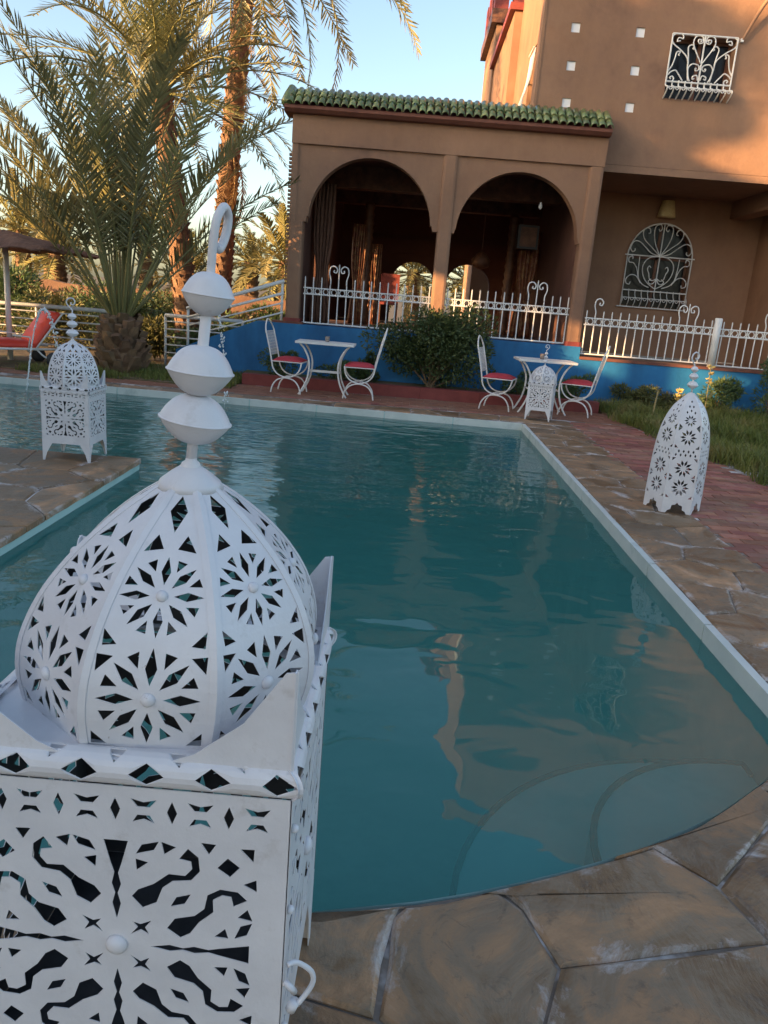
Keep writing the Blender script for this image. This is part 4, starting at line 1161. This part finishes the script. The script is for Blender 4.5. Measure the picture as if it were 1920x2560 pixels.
# yellow flowers, stick
def flower(loc, h, lean, lb, seed):
    rnd = random.Random(seed)
    t = thing('yellow_flower', lb, 'flower', loc, 0, 'yellow flower stalks')
    pts = smoothpts([(0,0,0),(lean*.4,0,h*.5),(lean,0,h)],5)
    MB().tube(pts, .007, 5).build('stalk', m_stem, t)
    for k in range(7):
        z = h*rnd.uniform(.55,1.02); x = lean*z/h
        m = MB()
        for q_ in range(5):
            a = rnd.uniform(0,2*PI); u_ = rnd.uniform(-.2,.8)
            d = Vector((math.cos(a), math.sin(a), u_)).normalized(); w = d.orthogonal().normalized()
            l = rnd.uniform(.04,.08)
            p = Vector((x,0,z)); m.add([p, p+d*l*.5+w*.022, p+d*l, p+d*l*.5-w*.022], [(0,1,2,3)])
        m.build('petal', m_yellow, t)
    for k in range(6):
        z = h*rnd.uniform(.05,.6); a = rnd.uniform(0,2*PI); d = Vector((math.cos(a), math.sin(a), .8)).normalized(); w = d.orthogonal().normalized()
        p = Vector((lean*z/h,0,z)); l = rnd.uniform(.12,.2)
        MB().add([p, p+d*l*.5+w*.014, p+d*l, p+d*l*.5-w*.014], [(0,1,2,3)]).build('leaf', m_leaf2, t)
flower((4.72,12.3,0), .80, -.03, 'tall yellow flower stalk right of the hexagonal lantern finial', 3)
flower((4.28,12.4,0), .42, .03, 'short pale yellow flower behind the hexagonal lantern finial', 5)
o = tag(MB().tube([(0,0,-.02),(.02,0,.2),(.035,0,.43)], [.012,.013,.012], 7).build('garden_stake', m_stem), 'thin pale wooden stake upright in the lawn', 'stake'); o.location = (3.63,11.4,0)

# ------------------------------------------------------------------ water jets
def jet(loc, hw, h, lb, seed, dx=0):
    rnd = random.Random(seed)
    t = thing('water_jet', lb, 'water jet', loc, 0, 'fountain jets')
    MB().lathe([(.03,-.12),(.03,-.03),(.015,.0)], 10, -hw, 0).build('nozzle', m_iron, t, True)
    core = [( -hw+2*hw*i/24, 0, h*(1-(2*i/24-1)**2)) for i in range(25)]
    MB().tube(core[:10], [.008]*6+[.005]*4, 5).build('stream', m_jet, t, True)
    m = MB()
    oc = [(1,0,0),(-1,0,0),(0,1,0),(0,-1,0),(0,0,1),(0,0,-1)]; of = [(0,2,4),(2,1,4),(1,3,4),(3,0,4),(2,0,5),(1,2,5),(3,1,5),(0,3,5)]
    for _ in range(330):
        u = rnd.uniform(-1,1.02); sp_ = .006+.026*max(0,u+.3)
        x = u*hw+rnd.gauss(0,sp_*.6); z = h*(1-u*u)+rnd.gauss(0,sp_*.5); y = rnd.gauss(0,sp_*.6); r_ = rnd.uniform(.004,.013)
        m.add([(x+a*r_, y+b*r_, z+c*r_*1.6) for a, b, c in oc], of)
    tag(m.build('droplets', m_jet, t, True), kind='stuff')
jet((-4.49,9.8,-.10), .26, 1.05, 'arching fountain jet in front of the red lounger', 1)
jet((-2.42,10.0,-.10), .17, 1.26, 'narrow fountain jet in front of the blue ramp', 2)

# ------------------------------------------------------------------ pierced lanterns
def rosette(cx, cy, rad, n=8, rot=0.0, tri=True, sy=1.0, pw=.115):
    out = []
    for k in range(n):
        a = rot+2*PI*k/n
        def P(r, w): return (cx+rad*(r*math.cos(a)-w*math.sin(a)), cy+sy*rad*(r*math.sin(a)+w*math.cos(a)))
        out.append([P(.27,0), P(.60,-pw), P(1.0,0), P(.60,pw)])
        if tri:
            a = a+PI/n
            out.append([P(.64,0), P(.93,-.125), P(.95,.12)])
    return out
def tri3(x, y, s, a):
    return [(x+s*math.cos(a+2*PI*k/3), y+s*math.sin(a+2*PI*k/3)) for k in range(3)]
def mirror_pts(P, mx, my): 
    Q = [(x*mx, y*my) for x, y in P]
    return Q[::-1] if mx*my < 0 else Q
# body pattern: one eighth drawn from the photograph (u right, v up), mirrored about the diagonal and both axes
def U(x, y):
    dx, dy = x-648, y-1115
    return ((dx+.046*dy)/807*.97, -(dy-.09*dx)/690*.97)
EI = [[U(*p) for p in L] for L in (
    [(735,850),(770,812),(848,782),(925,728),(1005,738),(1040,702),(1036,664),(978,648),(1024,594),(1073,640),(1078,715),(1032,764),(942,768),(890,804),(857,885),(787,913)],
    [(895,557),(968,587),(908,624)], [(768,622),(800,572),(884,557),(856,604)], [(765,646),(828,667),(768,708)],
    [(1087,562),(1162,572),(1124,624)])]
DI = [[U(*p) for p in L] for L in ([(918,898),(950,846),(1022,830),(988,884)], [(1158,692),(1212,640),(1270,690),(1220,740)], [(1280,597),(1349,600),(1342,668)],
      [(772,1015),(725,982),(766,998),(822,978),(788,1017),(808,1058),(765,1030),(712,1056),(750,1015)][1:])]
def body_holes():
    H = []
    base = []
    for P in EI:
        base.append(P); base.append([(v, u) for u, v in P][::-1])
    for P in DI:
        c = (sum(p[0] for p in P)/len(P)+sum(p[1] for p in P)/len(P))/2
        ox = c-sum(p[0] for p in P)/len(P); oy = c-sum(p[1] for p in P)/len(P)
        base.append([(p[0]+ox, p[1]+oy) for p in P])
    for P in base:
        for mx in (1,-1):
            for my in (1,-1): H.append(mirror_pts(P, mx, my))
    sp_ = [(-.072,.80),(-.03,.62),(-.012,.555),(-.028,.47),(-.008,.40),(-.026,.32),(0,.20),(.026,.32),(.008,.40),(.028,.47),(.012,.555),(.03,.62),(.072,.80)]
    for k in range(4):
        c, s = (1,0,-1,0)[k], (0,1,0,-1)[k]
        H.append([(c*x-s*y, s*x+c*y) for x, y in sp_])
    return H
BODY = body_holes()
def rowholes(v0, n, w):
    H = []
    for i in range(n):
        u = -w+2*w*i/(n-1)
        if i % 2 == 0:
            H.append([(u-.075,v0+.062),(u-.035,v0+.020),(u+.035,v0+.020),(u+.075,v0+.062),(u,v0+.046)])
            H.append([(u-.065,v0-.062),(u-.035,v0-.022),(u+.035,v0-.022),(u+.065,v0-.062),(u,v0-.044)])
        else:
            H.append([(u,v0-.06),(u+.03,v0),(u,v0+.06),(u-.03,v0)])
    return H
def interp(prof, t):
    x = t*(len(prof)-1); i = min(int(x), len(prof)-2); f = x-i
    return tuple(a+(b-a)*f for a, b in zip(prof[i], prof[i+1]))
def resample(prof, n=40):
    """even spacing by arc length; returns list (r,z) and total length"""
    P = [Vector(p) for p in smoothpts([(a, b, 0) for a, b in prof], 8)]
    d = [0]
    for a, b in zip(P, P[1:]): d.append(d[-1]+(b-a).length)
    T = d[-1]; out = []; j = 0
    for i in range(n+1):
        s = T*i/n
        while j < len(d)-2 and d[j+1] < s: j += 1
        f = (s-d[j])/max(1e-9, d[j+1]-d[j]); q_ = P[j].lerp(P[j+1], min(1,f)); out.append((q_.x, q_.y))
    return out, T

DOX = [0.0]
def gores(root, prof, nside, holesf, thk, shear, rot0, grid, name='dome_panel'):
    pr, T = resample(prof, 60)
    tn = math.tan(PI/nside)
    def rz(t): return interp(pr, min(1, max(0, t/T)))
    K = 30
    ol = [(rz(T*i/K)[0]*tn, T*i/K) for i in range(K+1)]
    outline = ol+[(-x, y) for x, y in reversed(ol)]
    outline = [(x, y) for x, y in outline]
    hs = holesf(T, lambda t: rz(t)[0]*tn)
    gp = []
    gi, gj = grid
    for j in range(1, gj):
        t = T*j/gj; hw = rz(t)[0]*tn
        for i in range(gi):
            u = -hw+2*hw*(i+.5)/gi
            if not any(inpoly(u, t, h) for h in hs): gp.append((u*.97, t))
    tri = cdt(outline, hs, gp)
    for k in range(nside):
        a = rot0+2*PI*k/nside; ca, sa = math.cos(a), math.sin(a)
        def mp(u, v, d):
            r, z = rz(v); r = r-d
            return (DOX[0]+ca*r-sa*u+shear*max(0, z-prof[-1][1] if prof[0][1] > prof[-1][1] else z-prof[0][1]), sa*r+ca*u, z)
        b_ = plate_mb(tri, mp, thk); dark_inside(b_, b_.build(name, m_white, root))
    # ribs along the edges
    for k in range(nside):
        a = rot0+2*PI*(k+.5)/nside; ca, sa = math.cos(a), math.sin(a)
        rb = MB()
        ta = Vector((-sa, ca, 0)); pts = []
        w = .0105*(prof[-1][0]/.25 if prof[0][1] > prof[-1][1] else .7)
        V, Fc = [], []
        n = 26
        for i in range(n+1):
            r, z = rz(T*i/n); r = r/math.cos(PI/nside)+.0012
            c = Vector((DOX[0]+ca*r+shear*max(0, z-min(prof[0][1], prof[-1][1])), sa*r, z))
            rd = Vector((ca, sa, 0))
            ww = min(w, max(.003, r*.12))
            V += [c+ta*ww-rd*ww*.42, c+rd*.001, c-ta*ww-rd*ww*.42]
        for i in range(n): Fc += [(3*i,3*i+1,3*i+4,3*i+3),(3*i+1,3*i+2,3*i+5,3*i+4)]
        o = rb.add(V, Fc).build('rib', m_white, root)
        md = o.modifiers.new('thick','SOLIDIFY'); md.thickness = .0012; md.offset = 0
    return rz, T

def finial(root, x, z0, shear, discs, ztop, hook_az, loop, sr):
    def X(z): return x+shear*(z-z0)
    def sh(a, b, c): return (a+X(c), b, c)
    MB().lathe([(sr*1.9,z0-.012),(sr*1.95,z0+.002),(sr*1.6,z0+.009),(sr*1.08,z0+.012),(sr*1.02,z0+.016)], 14).xf(sh).build('collar', m_white, root, True)
    ztip = discs[-1][0]
    MB().tube([(X(z),0,z) for z in (z0, z0+(ztip-z0)*.5, ztip)], sr, 8).build('stem', m_white, root, True)
    for (z, r, h, tx) in discs:
        bot = [(r*math.sin(PI/2*i/12), z-.001-h*(1-math.sin(PI/2*i/12)**2.5)) for i in range(1,13)]
        top = [(r*math.cos(PI/2*i/12), z+.001+h*1.05*(1-math.cos(PI/2*i/12)**3.0)) for i in range(0,12)]
        MB().lathe(bot+[(r*1.03,z-.0010),(r*1.03,z+.0010)]+top, 40).xf(lambda a, b, c: (a, b, c+a*tx)).xf(sh).build('finial_disc', m_white, root, True)
    ca, sa = math.cos(hook_az), math.sin(hook_az)
    zt = discs[-1][0]+discs[-1][2]*.9
    H = ztop-zt
    pts = [(0,zt-.01)]+[(p[0]*H, zt+p[1]*H) for p in loop]
    MB().tube(smoothpts([(X(z)+ca*u, sa*u, z) for u, z in pts],6), sr*.78, 8).build('hook', m_white, root, True)

def square_lantern(label, loc, rz_, w, zf, zrim, zdome, ztop, domeR, shear, discs, hook_az, loop, thk, grid, sr, big=False):
    t = thing('pierced_lantern', label, 'lantern', loc, rz_)
    DOX[0] = .012 if big else 0.0
    bh = zrim-.012-zf; hc = (zf+zrim)/2-.005; sc = w*.985
    holes = [[(u*sc, hc+v*sc*min(1, bh/(2*w))*.92-.012*w) for u, v in h] for h in BODY]
    holes += [[(u*sc, zrim-.012-w*.125+(v)*sc*1.25) for u, v in h] for h in rowholes(0, 11, .82)]
    tri = cdt([(-w,zf),(w,zf),(w,zrim-.006),(-w,zrim-.006)], holes)
    for k in range(4):
        a = PI/2*k; ca, sa = math.cos(a), math.sin(a)
        def mp(u, v, d): y = -(w-.0008*(k % 2)-d); return (ca*u-sa*y, sa*u+ca*y, v)
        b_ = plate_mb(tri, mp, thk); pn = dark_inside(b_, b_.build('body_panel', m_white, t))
        if big:
            rv = MB().lathe([(.0165,0),(.0155,.006),(.010,.0105),(.003,.012)], 14).xf(lambda a_, b_, c_: (lambda X_, Y_, Z_: (ca*X_-sa*Y_, sa*X_+ca*Y_, Z_))(a_, -(w+c_-.001), hc+b_-.012*w))
            rv.build('rivet', m_white, pn, True)
        # rolled rim band
        bz = .055*w/.25
        L = w+.012
        bhol = []
        nb = 6
        for i in range(nb):
            u = -L*.88+2*L*.88*i/(nb-1)
            bhol.append([(u-.025*w/.25,.36),(u,.10),(u+.025*w/.25,.36),(u,.62)])
            if i < nb-1:
                u2 = u+L*.88/(nb-1); bhol.append([(u2-.013*w/.25,.92),(u2,.58),(u2+.013*w/.25,.92)])
        g_ = [(-L+2*L*(i+.5)/30, j/8) for i in range(30) for j in range(1,8)]
        g_ = [p for p in g_ if not any(inpoly(p[0], p[1], h) for h in bhol)]
        bt_ = cdt([(-L+2*L*i/12,0) for i in range(13)]+[(L,j/8) for j in range(1,8)]+[(L-2*L*i/12,1) for i in range(13)]+[(-L,1-j/8) for j in range(1,8)], bhol, g_)
        def mb_(u, v, d):
            an = -PI*.5*.55+PI*.86*v
            rr_ = bz*.46-d
            y = -(w-.016+rr_*math.cos(an)); z = zrim+bz*.30+rr_*math.sin(an)
            kk = (abs(y))/(w+.006)
            return (ca*u*kk-sa*y, sa*u*kk+ca*y, z)
        plate_mb(bt_, mb_, thk).build('rim_band', m_white, t)
        # scalloped drip under the rim
        if not big:
            n_ = 9; ol = [(-w*1.01,0)]
            for i in range(n_):
                for q_ in range(1,5):
                    a_ = q_/4; ol.append((-w*1.01+2*w*1.01*(i+a_)/n_, -.016*math.sin(a_*PI)))
            ol += [(w*1.01,.008),(-w*1.01,.008)]
            def ms_(u, v, d): y = -(w+.010-d); return (ca*u-sa*y, sa*u+ca*y, zrim+v-.006)
            plate_mb(cdt(ol, []), ms_, .002).build('scallop_trim', m_white, t)
        # legs and horns at the corner
        lw_ = w*.42; hh = w*(.61 if big else .60); hw_ = w*(.70 if big else .42)
        lg = MB(); hn = MB()
        for s in (0, 1):
            b_ = a+PI/2*s; cb, sb = math.cos(b_), math.sin(b_)
            e = -1 if s else 1
            def ml(u, v, d): y = -(w-.001-d); return (cb*u-sb*y, sb*u+cb*y, v)
            P = [(e*w,0.0),(e*w,zf+.002),(e*(w-lw_),zf+.002),(e*(w-lw_*.45),zf*.45),(e*(w-lw_*.22),0.0)]
            if e < 0: P = P[::-1]
            b2 = plate_mb(cdt(P, []), ml, thk*1.3); lg.add(b2.v, b2.f)
            zb_ = zrim+bz*.66
            P = [(e*w*.995,zb_+hh),(e*w*.93,zb_+hh*.985),(e*(w-hw_*.42),zb_+hh*.45),(e*(w-hw_*.8),zb_+hh*.10),(e*(w-hw_),zb_),(e*w*.995,zb_)]
            if e > 0: P = P[::-1]
            def mh(u, v, d): y = -(w-.004-d); return (cb*u-sb*y, sb*u+cb*y, v)
            b2 = plate_mb(cdt(P, []), mh, thk*1.3); hn.add(b2.v, b2.f)
        lg.build('leg', m_white, t); hn.build('corner_horn', m_white, t)
    zb_ = .055*w/.25*.62+zrim
    o = plate_mb(cdt([(-w*.99,-w*.99),(w*.99,-w*.99),(w*.99,w*.99),(-w*.99,w*.99)], [[(domeR*.93*math.cos(2*PI*i/24), domeR*.93*math.sin(2*PI*i/24)) for i in range(24)]]), lambda u, v, d: (u, v, zb_-d), .002)
    dark_inside(o, o.build('top_plate', m_white, t))
    MB().add([(-w*.98,-w*.98,zf+.004),(w*.98,-w*.98,zf+.004),(w*.98,w*.98,zf+.004),(-w*.98,w*.98,zf+.004)], [(0,1,2,3)]).build('base_plate', m_inshade, t)
    hd = zdome-zb_
    prof = [(domeR*.13,zb_+hd),(domeR*.31,zb_+hd*.92),(domeR*.51,zb_+hd*.81),(domeR*.71,zb_+hd*.67),(domeR*.88,zb_+hd*.50),(domeR*.985,zb_+hd*.31),(domeR,zb_+hd*.15),(domeR*.955,zb_-.001)]
    if not big: prof = [(domeR*.11,zb_+hd),(domeR*.38,zb_+hd*.94),(domeR*.64,zb_+hd*.80),(domeR*.84,zb_+hd*.60),(domeR*.96,zb_+hd*.37),(domeR,zb_+hd*.15),(domeR*.985,zb_-.001)]
    def holesf(T, hw):
        k = T/.43; H = []
        H.append([(0,.030*k),(.013*k,.060*k),(0,.098*k),(-.013*k,.060*k)])
        for e in (-1,1): H.append([(e*.021*k,.102*k),(e*.038*k,.131*k),(e*.010*k,.126*k)])
        H += rosette(0, .198*k, .060*k, 8, PI/8 if False else 0.0)
        for e in (-1,1):
            q_ = hw(.262*k)
            H.append([(e*(q_-.014*k),.246*k),(e*(q_-.014*k),.270*k),(e*(q_-.034*k),.268*k)])
            q_ = hw(.292*k)
            H.append([(e*(q_-.013*k),.281*k),(e*(q_-.013*k),.306*k),(e*(q_-.036*k),.284*k)])
            H.append([(e*(hw(.41*k)-.014*k),.398*k),(e*(hw(.41*k)-.014*k),.422*k),(e*(hw(.41*k)-.036*k),.422*k)])
        H += rosette(0, .345*k, .074*k, 8, PI/8*0+0.0)
        return H
    rzf, T = gores(t, prof, 8, holesf, thk, shear, R(-22.5)+R(-17 if big else 0), grid)
    if big:
        rw = random.Random(3)
        for k in range(4):
            a = PI/2*k; ca, sa = math.cos(a), math.sin(a); pts = []; rs = []
            for i in range(60):
                u = -w+2*w*i/59; y = -(w-.009+rw.uniform(-.0015,.0015)); z = zb_+.002+rw.uniform(-.001,.0015)
                pts.append((ca*u-sa*y, sa*u+ca*y, z)); rs.append(rw.uniform(.0012,.0034) if rw.random() < .85 else rw.uniform(.004,.0065))
            MB().tube(pts, rs, 6).build('weld_bead', m_white, t, True)
        for k in range(8):
            a = R(-22.5)+R(-17)+2*PI*k/8
            for tt, rr_ in ((.198,.0085),(.345,.0105)):
                r, z = rzf(tt*T/.43); r2, z2 = rzf(tt*T/.43+.01)
                nv = Vector((-(z2-z), 0, r2-r)).normalized(); nv = nv if nv.x > 0 else -nv
                n3 = Vector((nv.x*math.cos(a), nv.x*math.sin(a), nv.z))
                mtx = Matrix.Translation(Vector((DOX[0]+r*math.cos(a)+shear*(z-prof[-1][1]), r*math.sin(a), z))-n3*.001) @ n3.to_track_quat('Z','Y').to_matrix().to_4x4()
                MB().lathe([(rr_,0),(rr_*.93,.004),(rr_*.55,.007),(rr_*.15,.008)], 12).xf(lambda x_, y_, z_: mtx @ Vector((x_, y_, z_))).build('rivet', m_white, t, True)
    xs = DOX[0]+shear*(zdome-prof[-1][1])
    MB().lathe([(domeR*.235,zdome-hd*.045),(domeR*.21,zdome-hd*.012),(domeR*.13,zdome+hd*.03),(domeR*.07,zdome+hd*.055)], 20).xf(lambda a, b, c: (a+xs, b, c)).build('dome_cap', m_white, t, True)
    finial(t, xs, zdome+hd*.045, shear*1.5, discs, ztop, hook_az, loop, sr)
    return t
CURL = [(-.02,.25),(.18,.45),(.35,.72),(.22,.97),(-.08,1.0),(-.22,.80),(-.12,.60),(.04,.62),(.03,.75)]
BIGH = [(0,.12),(-.02,.45),(.02,.80),(.20,.985),(.36,.86),(.34,.60),(.20,.40),(.08,.42)]
# the big one in front
square_lantern('big white pierced metal lantern with riveted panels standing at the near pool corner', (-.355,1.19,0), R(0), .25, .185, .722, 1.105, 1.512, .225, .06,
   [(1.197,.0545,.036,-.12),(1.272,.0500,.036,-.07),(1.385,.0385,.030,-.09)], R(76), BIGH, .0016, (9,26), .0085, True)
big = [o for o in bpy.data.objects if o.get('category') == 'lantern'][0]
# latch on the door edge of the big lantern
la = MB()
la.tube([(.252,-.252,.405),(.262,-.256,.40),(.268,-.250,.385)], .005, 8)
la.tube(smoothpts([(.255,-.246,.43),(.268,-.235,.425),(.290,-.225,.40),(.292,-.225,.375),(.272,-.235,.345)],4), .0042, 8)
la.tube([(.262,-.235,.335),(.268,-.235,.352)], .0085, 10)
la.build('latch', m_white, big, True)
for z in (.30,.52,.66): MB().lathe([(.007,0),(.006,.006),(.002,.009)], 10).xf(lambda a, b, c: (.2505+c, -.235+a, z+b)).build('rivet', m_white, big, True)
square_lantern('white pierced square lantern on the flagstone peninsula beside the jets', (-2.545,6.02,0), R(1), .182, .135, .545, .893, 1.218, .182, .0,
   [(.962,.046,.027,.0),(1.028,.040,.025,0),(1.085,.033,.022,0)], R(180), CURL, .002, (5,14), .007)
square_lantern('small white pierced lantern at the far pool corner before the right table', (1.85,10.52,0), R(-16), .165, .13, .475, .705, .98, .155, .0,
   [(.765,.032,.022,0),(.82,.027,.02,0),(.868,.022,.018,0)], R(30), CURL, .0025, (4,10), .006)

# hexagonal lantern
def hex_lantern(label, loc, rz_):
    DOX[0] = 0.0
    t = thing('pierced_lantern', label, 'lantern', loc, rz_)
    prof = [(.183,.0),(.181,.2),(.176,.40),(.165,.55),(.142,.68),(.100,.79),(.048,.86),(.014,.897)]
    def holesf(T, hw):
        H = []
        H += rosette(0,.200,.067,10,0,False,1,.15)+rosette(0,.347,.067,10,0,False,1,.15)+rosette(0,.580,.062,10,0,False,1,.15)+rosette(0,.705,.046,10,0,False,1,.14)
        for y, e2 in ((.128,1),(.262,-1),(.288,1),(.418,-1),(.508,1),(.642,-1),(.662,1)):
            for e in (-1,1):
                q_ = hw(y)-.011
                H.append([(e*q_,y-e2*.009),(e*q_,y+e2*.017),(e*(q_-.027),y-e2*.009)])
        for j, y in enumerate((.448,.476)):
            for i in range(5):
                u = -.07+.035*i+(.0175 if j else 0)
                if abs(u) < hw(y)-.014: H.append([(u,y-.013),(u+.008,y),(u,y+.013),(u-.008,y)])
        for u, y in ((-.028,.768),(.028,.768),(0,.782),(-.014,.815),(.014,.815),(0,.858)):
            H.append([(u,y-.012),(u+.007,y),(u,y+.012),(u-.007,y)])
        return H
    # feet cut-outs: the panels start above them
    gores(t, [(r, z) for r, z in [(.1835,.11)]+prof[1:]], 6, lambda T, hw: [[(x, y-.11) for x, y in h] for h in holesf(T, lambda y: hw(max(0, y-.11))) if min(p[1] for p in h) > .115 and max(p[1] for p in h) < .93], .002, 0, 0, (5,18), 'side_panel')
    tn = math.tan(PI/6)
    for k in range(6):
        a = 2*PI*k/6; ca, sa = math.cos(a), math.sin(a)
        L = .184*tn
        P = [(-L,0),(-L*.72,0),(-L*.60,.020),(-L*.40,.030),(-L*.36,.062),(-L*.12,.068),(0,.088),(L*.12,.068),(L*.36,.062),(L*.40,.030),(L*.60,.020),(L*.72,0),(L,0),(L,.111),(-L,.111)]
        plate_mb(cdt(P, []), lambda u, v, d: (ca*(.1838-d)-sa*u, sa*(.1838-d)+ca*u, v), .0022).build('foot_skirt', m_white, t)
    finial(t, 0, .885, -.06, [(.955,.040,.026,0),(1.018,.034,.024,.03),(1.07,.028,.021,-.03)], 1.195, R(0), [(-.12,.22),(-.34,.50),(-.30,.82),(-.05,1.0),(.22,.86),(.22,.62),(.05,.52),(-.02,.62),(.02,.1),(.04,-.02)][:8], .007)
    return t
hex_lantern('tall white hexagonal pierced lantern with a pointed top on the right poolside', (2.17,5.97,0), R(22))
